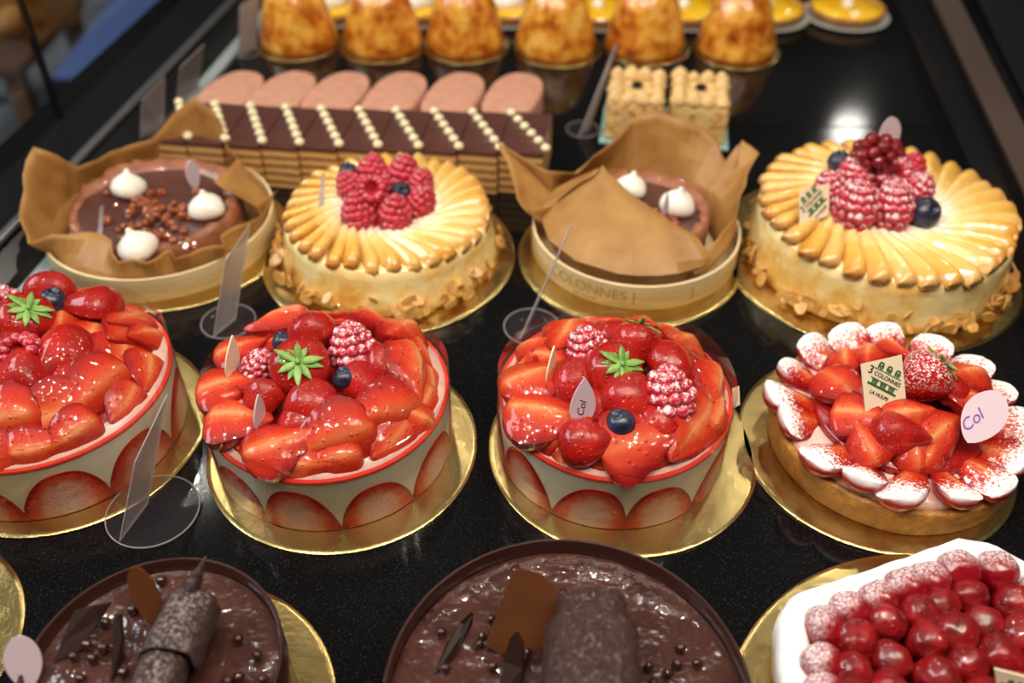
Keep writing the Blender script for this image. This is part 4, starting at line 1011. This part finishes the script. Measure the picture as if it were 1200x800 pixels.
# ---- coffee almond cakes
pk = MB(); pk.lathe([(0, 0), (.0095, 0), (.0112, .002), (.0100, .006), (.0068, .0105), (.0028, .0138), (0, .0148)], 20); PEAK = pk.mesh('cream_peak', M['coffee'])
bn = MB(); bn.ball(.0075, sub=2, sq=(1, .8, .6)); BEAN = bn.mesh('chocolate_bean', M['dark_choc'])
HA = .050
for k, (xa, xb) in enumerate([(705, 775), (779, 850)]):
    a, b_ = at(xa, 166 + 3 * k, 0), at(xb, 168 + 3 * k, 0); w = (b_ - a).length - .006; dep = .085
    base = (a + b_) / 2 + DDIR * dep / 2 + Vector((0, 0, .0018))
    root = thing('almond_cake', ['square coffee almond cake beside the leaning clear price card', 'square coffee almond cake at the far end from the clear price card'][k], 'cake', base, 'square almond coated cakes')
    root.rotation_euler = (0, 0, YAW)
    b = MB(); b.box(w, dep, HA, (0, 0, HA / 2))
    me = b.mesh('cake_body', M['coffee'], True, 60, .003)
    bm = bmesh.new(); bm.from_mesh(me); bmesh.ops.subdivide_edges(bm, edges=bm.edges[:], cuts=9, use_grid_fill=True)
    for v in bm.verts: v.co += v.normal * .0022 * noise.noise(v.co * 140)
    bm.to_mesh(me); bm.free()
    def pt(name, me, loc, rot=None, sc=1):
        o = bpy.data.objects.new(name, me); COL.objects.link(o); o.parent = root; o.location = loc; o.scale = (sc,) * 3
        if rot: o.rotation_euler = rot
        return o
    pt('cake_body', me, (0, 0, 0))
    for i in range(4):
        for j in range(4):
            if 0 < i < 3 and 0 < j < 3: continue
            pt('cream_peak', PEAK, ((i / 3 - .5) * w * .76, (j / 3 - .5) * dep * .78, HA - .001), (rnd.uniform(-.1, .1), rnd.uniform(-.1, .1), rnd.uniform(0, 3)), rnd.uniform(.75, 1.1))
    pt('chocolate_bean', BEAN, (0, .004, HA + .004))
    sl = MB()
    for i in range(34):
        n_ = [(0, -1), (0, -1), (1, 0), (-1, 0)][i % 4]; u = rnd.uniform(-.46, .46)
        pos = Vector((n_[0] * w / 2 + (u * w if n_[0] == 0 else 0), n_[1] * dep / 2 + (u * dep if n_[1] == 0 else 0), rnd.uniform(.006, HA - .004)))
        poly = [(.0055 * math.cos(t), .0036 * math.sin(t)) for t in [2 * PI * q / 10 for q in range(10)]]
        sl.prism(poly, -.0004, .0004, 0, Matrix.Translation(pos) @ frame(Vector((n_[0], n_[1], 0)) + Vector((rnd.gauss(0, .35), rnd.gauss(0, .35), rnd.gauss(0, .35))), (rnd.gauss(0, 1), rnd.gauss(0, 1), 1)).to_4x4())
    o = pt('almond_flakes', sl.mesh('almond_flakes', M['almond'], False), (0, 0, 0)); o['kind'] = 'stuff'
    b = MB(); b.box(w + .012, dep + .014, .0012, (0, 0, -.0012)); o = pt('base_sheet', b.mesh('base_sheet', M['teal_film'], False), (0, 0, 0)); o['label'] = 'teal sheet under the cake'
# ---- caramelised domes
for k, (x, yb) in enumerate([(348, 53), (447, 56), (545, 56), (652, 60), (755, 58), (860, 62)]):
    p = at(x + 2, yb - 2, 0)
    tag(link('gold_disc', board_mesh(.0640, 'gold_disc'), None, (p.x, p.y, 0)), f'small gold disc under the {ORD[k]} caramelised dome, counted from the metal rail', 'cake board', 'gold discs under the domes')
    b = MB()
    def wob(r, z, a, j, k=k):
        q = noise.noise((math.cos(a) * 2.2 + k * 9, math.sin(a) * 2.2, z * 30)); return r * (1 + .05 * q * (j > 0)), z + (.003 * q if j > 5 else 0)
    b.lathe([(0, 0), (.052, 0), (.0570, .004), (.0580, .009), (.0555, .020), (.0520, .034), (.0480, .050), (.0430, .066), (.0355, .080), (.0250, .090), (.012, .0955), (0, .097)], 48, 0, None, wob)
    p2 = p + Vector((rnd.uniform(-.004, .002), .002, .0022))
    tag(link('caramel_dome_cake', b.mesh('caramel_dome_cake', M['puff']), None, p2, (0, 0, k * 1.1)), f'tall caramel-browned dome pastry, {ORD[k]} of six from the metal rail', 'pastry', 'caramelised dome pastries')
# ---- lemon tarts
for k, (x, white) in enumerate([(386, 1), (487, 1), (592, 1), (700, 0), (800, 0), (897, 0), (990, 0)]):
    p = at(x, 20 - (3 if k < 3 else 0), .0)
    b = MB(); b.lathe([(0, .0002), (.046, .0), (.066, .004), (.0668, .005), (.066, .0056), (.046, .0014), (0, .0013)], 56)
    tag(link('paper_plate', b.mesh('paper_plate', M['plate'], True, 40), None, (p.x, p.y, 0)), f'pale round plate under the {ORD[k]} lemon tart, counted from the metal rail', 'plate', 'pale plates under the lemon tarts')
    lab = f'lemon tart topped with white cream, {ORD[k]} behind the caramel domes from the metal rail' if white else ('plain yellow lemon tart standing clear of the domes, nearest the brown rail' if k == 6 else f'glossy yellow lemon tart, {ORD[k]} behind the caramel domes from the metal rail')
    root = thing('lemon_tart', lab, 'tart', (p.x, p.y, .0018), 'lemon tarts in the back row')
    b = MB(); b.lathe([(0, 0), (.050, 0), (.0575, .012), (.0580, .0165), (.0555, .017), (.053, .0145), (0, .0145)], 60, 0, None, lambda r, z, a, j: (r * (1 + (.015 * math.cos(24 * a) if z > .002 else 0)), z))
    link('crust', b.mesh('crust', M['crust']), root, root.location)
    b = MB(); b.lathe([(.0535, .0145), (.052, .0165), (.03, .0178), (0, .018)], 40); link('lemon_curd', b.mesh('lemon_curd', M['curd']), root, root.location)
    if white:
        b = MB(); b.lathe([(0, .017), (.028, .017), (.031, .024), (.024, .034), (.012, .042), (0, .046)], 30, 0, None, lambda r, z, a, j: (r * (1 + .08 * math.cos(6 * a + z * 150)), z))
    else:
        b = MB(); b.lathe([(0, .017), (.008, .017), (.0095, .020), (.006, .024), (0, .026)], 20)
    link('cream_rosette', b.mesh('cream_rosette', M['meringue']), root, root.location)

# ================================================================ price cards
def price_card(bn_, bf_, tf_, tn_, zt, disc, R, label, mat='card', th=.0010):
    root = thing('price_card_holder', label, 'price card', (*at(*disc).xy, 0), 'clear price cards')
    if R:
        b = MB(); b.lathe([(0, .0002), (R - .001, .0002), (R, .0008), (R, .0016), (R - .001, .0022), (0, .0022)], 48)
        link('round_base', b.mesh('round_base', M['base_clear'], True, 40), root, root.location)
    if R:
        b = MB(); b.lathe([(R - .0006, .0014), (R + .0003, .0014), (R + .0003, .0026), (R - .0006, .0026), (R - .0006, .0014)], 64, 0, None, None, False)
        link('base_rim', b.mesh('base_rim', M['card'], True, 40), root, root.location)
    pts = [at(*bn_, .0022), at(*bf_, .0022), at(*tf_, zt), at(*tn_, zt if not isinstance(tn_, tuple) or len(tn_) == 2 else zt)]
    link('card', card_mesh(pts, th, M[mat], 'card', root.location), root, root.location)
    return root
price_card((250, 395), (276, 374), (293, 262), (264, 306), .072, (268, 378), .026, 'clear price card on a round base, behind the strawberry cake with two blueberries')
price_card((609, 397), (615, 389), (671, 263), (667, 268), .078, (623, 384), .027, 'clear price card seen edge on, in front of the stamped wooden mould')
price_card((140, 634), (173, 590), (196, 462), (158, 541), .066, (180, 600), .036, 'clear price card on a round base, between the two strawberry cakes nearest the rail')
price_card((678, 160), (690, 152), (725, 50), (721, 54), .100, (683, 153), .021, 'frosted price card leaning beside the almond cakes', 'card_far')
price_card((164, 168), (192, 150), (193, 90), (166, 118), .065, (178, 160), 0, 'grey price card by the metal rail, nearest the open parchment', 'card_far')
price_card((206, 128), (232, 104), (239, 52), (211, 79), .065, (220, 116), 0, 'grey price card by the metal rail, beside the first pink oval cake', 'card_far')
price_card((280, 68), (300, 56), (304, -6), (281, 6), .070, (290, 62), .020, 'grey price card on a clear base beside the first caramel dome', 'card_far')

# ================================================================ counter and case
def quad_slab(name, corners, z0, z1, mat, bevel=0):
    b = MB(); b.prism([(c[0], c[1]) for c in corners], z0, z1); return link(name, b.mesh(name, mat, False, None, bevel))
def line_x(p, q):
    return lambda y: p.x + (q.x - p.x) * (y - p.y) / (q.y - p.y)
LI = line_x(at(42, 345), at(262, 84))          # inner edge of the pale strip on the counter
RI = line_x(at(1130, 178), at(1081, 70))       # foot of the side wall on the right
SEAM = 1.105
YF, YB = -.15, 2.4
off = lambda fx, d: (lambda y: fx(y) + d)
o = quad_slab('granite_counter', [(LI(YF) - .2, YF), (RI(YF) + .12, YF), (RI(SEAM) + .12, SEAM - .0012), (LI(SEAM) - .2, SEAM - .0012)], -.03, 0, M['granite'], .0006)
tag(o, 'polished black granite counter under the cakes', 'counter')
o = quad_slab('black_glass_shelf', [(LI(SEAM) - .2, SEAM + .0012), (RI(SEAM) + .12, SEAM + .0012), (RI(YB) + .12, YB), (LI(YB) - .2, YB)], -.03, 0, M['black_glass'], .0006)
tag(o, 'smooth black glass shelf behind the granite, under the domes and lemon tarts', 'shelf')
ZR = .03
def rail(name, f0, f1, z0, z1, mat, label, cat, bevel=.0015):
    o = quad_slab(name, [(f0(YF), YF), (f1(YF), YF), (f1(YB), YB), (f0(YB), YB)], z0, z1, mat, bevel); return tag(o, label, cat)
CH = line_x(at(82, 195, ZR), at(272, 0, ZR))
GL = line_x(at(0, 207, ZR), at(213, 0, ZR))
rail('glass_edge_strip', off(LI, -.018), LI, 0, .006, M['pale_strip'], 'pale grey strip along the foot of the case side', 'strip')
b = MB(); ys = [YF, YB]
b.add([(CH(YF) - .004, YF, 0), (CH(YB) - .004, YB, 0), (LI(YB) - .0185, YB, 0), (LI(YF) - .0185, YF, 0), (CH(YF) - .004, YF, ZR - .005), (CH(YB) - .004, YB, ZR - .005), (LI(YB) - .0185, YB, .003), (LI(YF) - .0185, YF, .003)],
      [(0, 1, 2, 3), (7, 6, 5, 4), (0, 4, 5, 1), (1, 5, 6, 2), (2, 6, 7, 3), (3, 7, 4, 0)])
o = link('case_side_panel', b.mesh('case_side_panel', M['satin_black'], False)); tag(o, 'dark side panel of the display case under the metal rail', 'panel')
rail('metal_rail', off(CH, -.005), off(CH, .005), ZR - .004, ZR + .003, M['steel'], 'thin grey metal rail along the glass side of the case', 'rail', .002)
rail('black_ledge', off(GL, -.004), off(CH, -.0055), ZR - .03, ZR - .001, M['black_metal'], 'wide black ledge between metal rail and glass', 'ledge', .002)
b = MB(); b.prism([(GL(YF) - .006, YF), (GL(YF), YF), (GL(YB), YB), (GL(YB) - .006, YB)], ZR - .001, .9)
o = link('window_1', b.mesh('window_1', M['glass'], False)); o['kind'] = 'structure'; o['label'] = 'tall clear front glass of the display case'
jp = at(121, 137, ZR); b = MB(); gx = GL(jp.y)
b.box(.008, .004, .80, (gx - .003, jp.y, ZR + .40)); o = link('trim_1', b.mesh('trim_1', M['black_metal'], False)); o['kind'] = 'structure'
# right hand side
ZB = .055
BI = line_x(at(1190, 207, ZB), at(1092, 0, ZB)); BO = line_x(at(1200, 150, ZB), at(1124, 0, ZB))
b = MB(); b.add([(RI(YF), YF, 0), (RI(YB), YB, 0), (BI(YB), YB, ZB - .003), (BI(YF), YF, ZB - .003), (BI(YF) + .02, YF, 0), (BI(YB) + .02, YB, 0), (BI(YB) + .02, YB, ZB - .0035), (BI(YF) + .02, YF, ZB - .0035)],
      [(0, 3, 2, 1), (4, 5, 6, 7), (3, 7, 6, 2), (0, 1, 5, 4), (0, 4, 7, 3), (1, 2, 6, 5)])
tag(link('sloping_side_panel', b.mesh('sloping_side_panel', M['satin_black'], False)), 'sloping satin black panel beside the larger apple cake', 'panel')
rail('brown_rail', BI, BO, ZB - .003, ZB + .004, M['bronze'], 'dull brown rail along the staff side of the case', 'rail', .002)
PO = line_x(at(1200, 118, ZB), at(1142, 0, ZB))
rail('black_glass_ledge', off(BO, .001), PO, ZB - .04, ZB - .004, M['black_glass'], 'narrow black gap ledge outside the brown rail', 'ledge')
rail('dark_worktop', off(PO, .003), off(PO, .8), ZB - .03, ZB + .002, M['black_metal'], 'dark matt worktop beyond the brown rail', 'worktop')

# ================================================================ the shop beyond the glass
b = MB(); b.box(12, 12, .1, (0, 3, -.95)); o = structure('floor', b.mesh('floor', M['floor'], False))
b = MB(); b.box(12, .1, 4, (0, 8, 1.0)); structure('wall_back', b.mesh('wall_back', M['wall'], False))
b = MB(); b.box(.1, 12, 4, (-5, 3, 1.0)); structure('wall_left', b.mesh('wall_left', M['wall'], False))
# blue lit low cabinet
p = at(186, 34, -.47)
root = thing('chilled_cabinet', 'chilled cabinet with a glowing blue front, seen through the glass', 'cabinet', (p.x, p.y, -.9))
b = MB(); b.box(.40, .62, .42, (0, 0, .21)); link('cabinet_body', b.mesh('cabinet_body', M['black_metal'], True, 40, .02), root, root.location)
b = MB(); b.box(.36, .58, .02, (0, 0, .43)); link('lit_top', b.mesh('lit_top', M['screen'], True, 40, .008), root, root.location)
p = at(-30, 36, -.55)
root = thing('display_table', 'dark wooden display table seen through the glass', 'table', (p.x, p.y, -.9))
b = MB(); b.box(.46, .5, .03, (0, 0, .34)); link('tabletop', b.mesh('tabletop', M['brownwood'], True, 40, .006), root, root.location)
for sx in (-1, 1):
    for sy in (-1, 1):
        b = MB(); b.box(.05, .05, .325, (sx * .19, sy * .21, .1625)); link('leg', b.mesh('leg', M['brownwood'], True, 40, .004), root, root.location)
for k, (dx, dy) in enumerate([(-.12, .00), (.03, .15), (.13, -.02), (-.01, -.16)]):
    b = MB(); b.ball(.06, sub=3, sq=(1.25, .8, .62))
    tag(link('bread_loaf', b.mesh('bread_loaf', M['bread']), None, (p.x + dx, p.y + dy, -.9 + .355 + .036), (0, 0, k * .7)), ['round loaf at the outer end of the wooden table', 'round loaf at the back of the wooden table', 'round loaf at the inner end of the wooden table', 'round loaf at the front of the wooden table'][k], 'bread', 'loaves on the wooden table')

# ================================================================ lamps
def area(name, loc, target, sx, sy, power, col, spread=180):
    l = bpy.data.lights.new(name, 'AREA'); l.shape = 'RECTANGLE'; l.size = sx; l.size_y = sy; l.energy = power; l.color = col; l.spread = math.radians(spread)
    o = bpy.data.objects.new(name, l); COL.objects.link(o); o.location = loc
    o.rotation_mode = 'QUATERNION'; o.rotation_quaternion = (Vector(target) - Vector(loc)).to_track_quat('-Z', 'Y'); return o
def spot(name, loc, target, power, r, col, ang=70):
    l = bpy.data.lights.new(name, 'SPOT'); l.energy = power; l.shadow_soft_size = r; l.color = col; l.spot_size = math.radians(ang); l.spot_blend = .6
    o = bpy.data.objects.new(name, l); COL.objects.link(o); o.location = loc
    o.rotation_mode = 'QUATERNION'; o.rotation_quaternion = (Vector(target) - Vector(loc)).to_track_quat('-Z', 'Y'); return o
WARM = (1.0, .86, .70)
for k in range(11):
    spot('case_spot', (-.8 + .17 * k, .12, 1.25), (-.6 + .125 * k, .6, 0), 4.2, .012, WARM, 110)
for k, x in enumerate([-.75, -.45, -.15, .15, .45, .75, 1.05]):
    spot('ceiling_spot', (x, .35 + .06 * (k % 2), 1.55), (x * .8, .65, 0), 13, .014, (1, .90, .78), 90)
for k, x in enumerate([-.9, -.3, .3, .9]):
    spot('rear_spot', (x, 1.75, 1.45), (x * .6, .75, 0), 10, .014, (1, .92, .80), 95)
l = bpy.data.lights.new('shop_light', 'AREA'); l.size = 2.5; l.energy = 190; l.color = (.9, .93, 1); o = bpy.data.objects.new('shop_light', l); COL.objects.link(o); o.location = (-3.6, 1.0, 2.5)
# the round lamp mirrored in the black glass
b = MB(); b.lathe([(0, 0), (.075, 0), (.085, .006), (.085, .05), (.06, .07), (0, .07)], 40)
root = thing('ceiling_lamp', 'round ceiling lamp mirrored in the black glass behind the larger apple cake', 'lamp', (1.49, 3.80, 1.49))
link('lamp_body', b.mesh('lamp_body', M['black_metal'], True, 40), root, (1.49, 3.80, 1.492))
b = MB(); b.lathe([(0, 0), (.072, 0), (.074, .001), (.072, .002), (0, .002)], 40); o = link('lamp_face', b.mesh('lamp_face', M['lamp']), root, (1.49, 3.80, 1.489))
root.rotation_euler = (math.radians(-50), 0, math.radians(-20))

w = bpy.data.worlds.new('shop_ambient'); SC.world = w; w.use_nodes = True
w.node_tree.nodes['Background'].inputs[0].default_value = (1.0, .90, .80, 1); w.node_tree.nodes['Background'].inputs[1].default_value = .035

# ================================================================ camera
cd = bpy.data.cameras.new('camera'); cam = bpy.data.objects.new('camera', cd); COL.objects.link(cam)
cam.matrix_world = Matrix.Translation((0, 0, CAM_H)) @ Matrix.Rotation(PI / 2 - PITCH, 4, 'X') @ Matrix.Rotation(ROLL, 4, 'Z')
cd.sensor_fit = 'HORIZONTAL'; cd.sensor_width = 36; cd.lens = 36 * FOC / 1200; cd.clip_start = .02; cd.clip_end = 60
cd.dof.use_dof = True; cd.dof.focus_distance = .715; cd.dof.aperture_fstop = 3.2
SC.camera = cam
SC.view_settings.view_transform = 'Standard'; SC.view_settings.look = 'None'; SC.view_settings.gamma = 1; SC.view_settings.use_curve_mapping = False
SC.view_settings.exposure = -0.12
SC.cycles.max_bounces = 12; SC.cycles.transparent_max_bounces = 24; SC.cycles.sample_clamp_indirect = 4
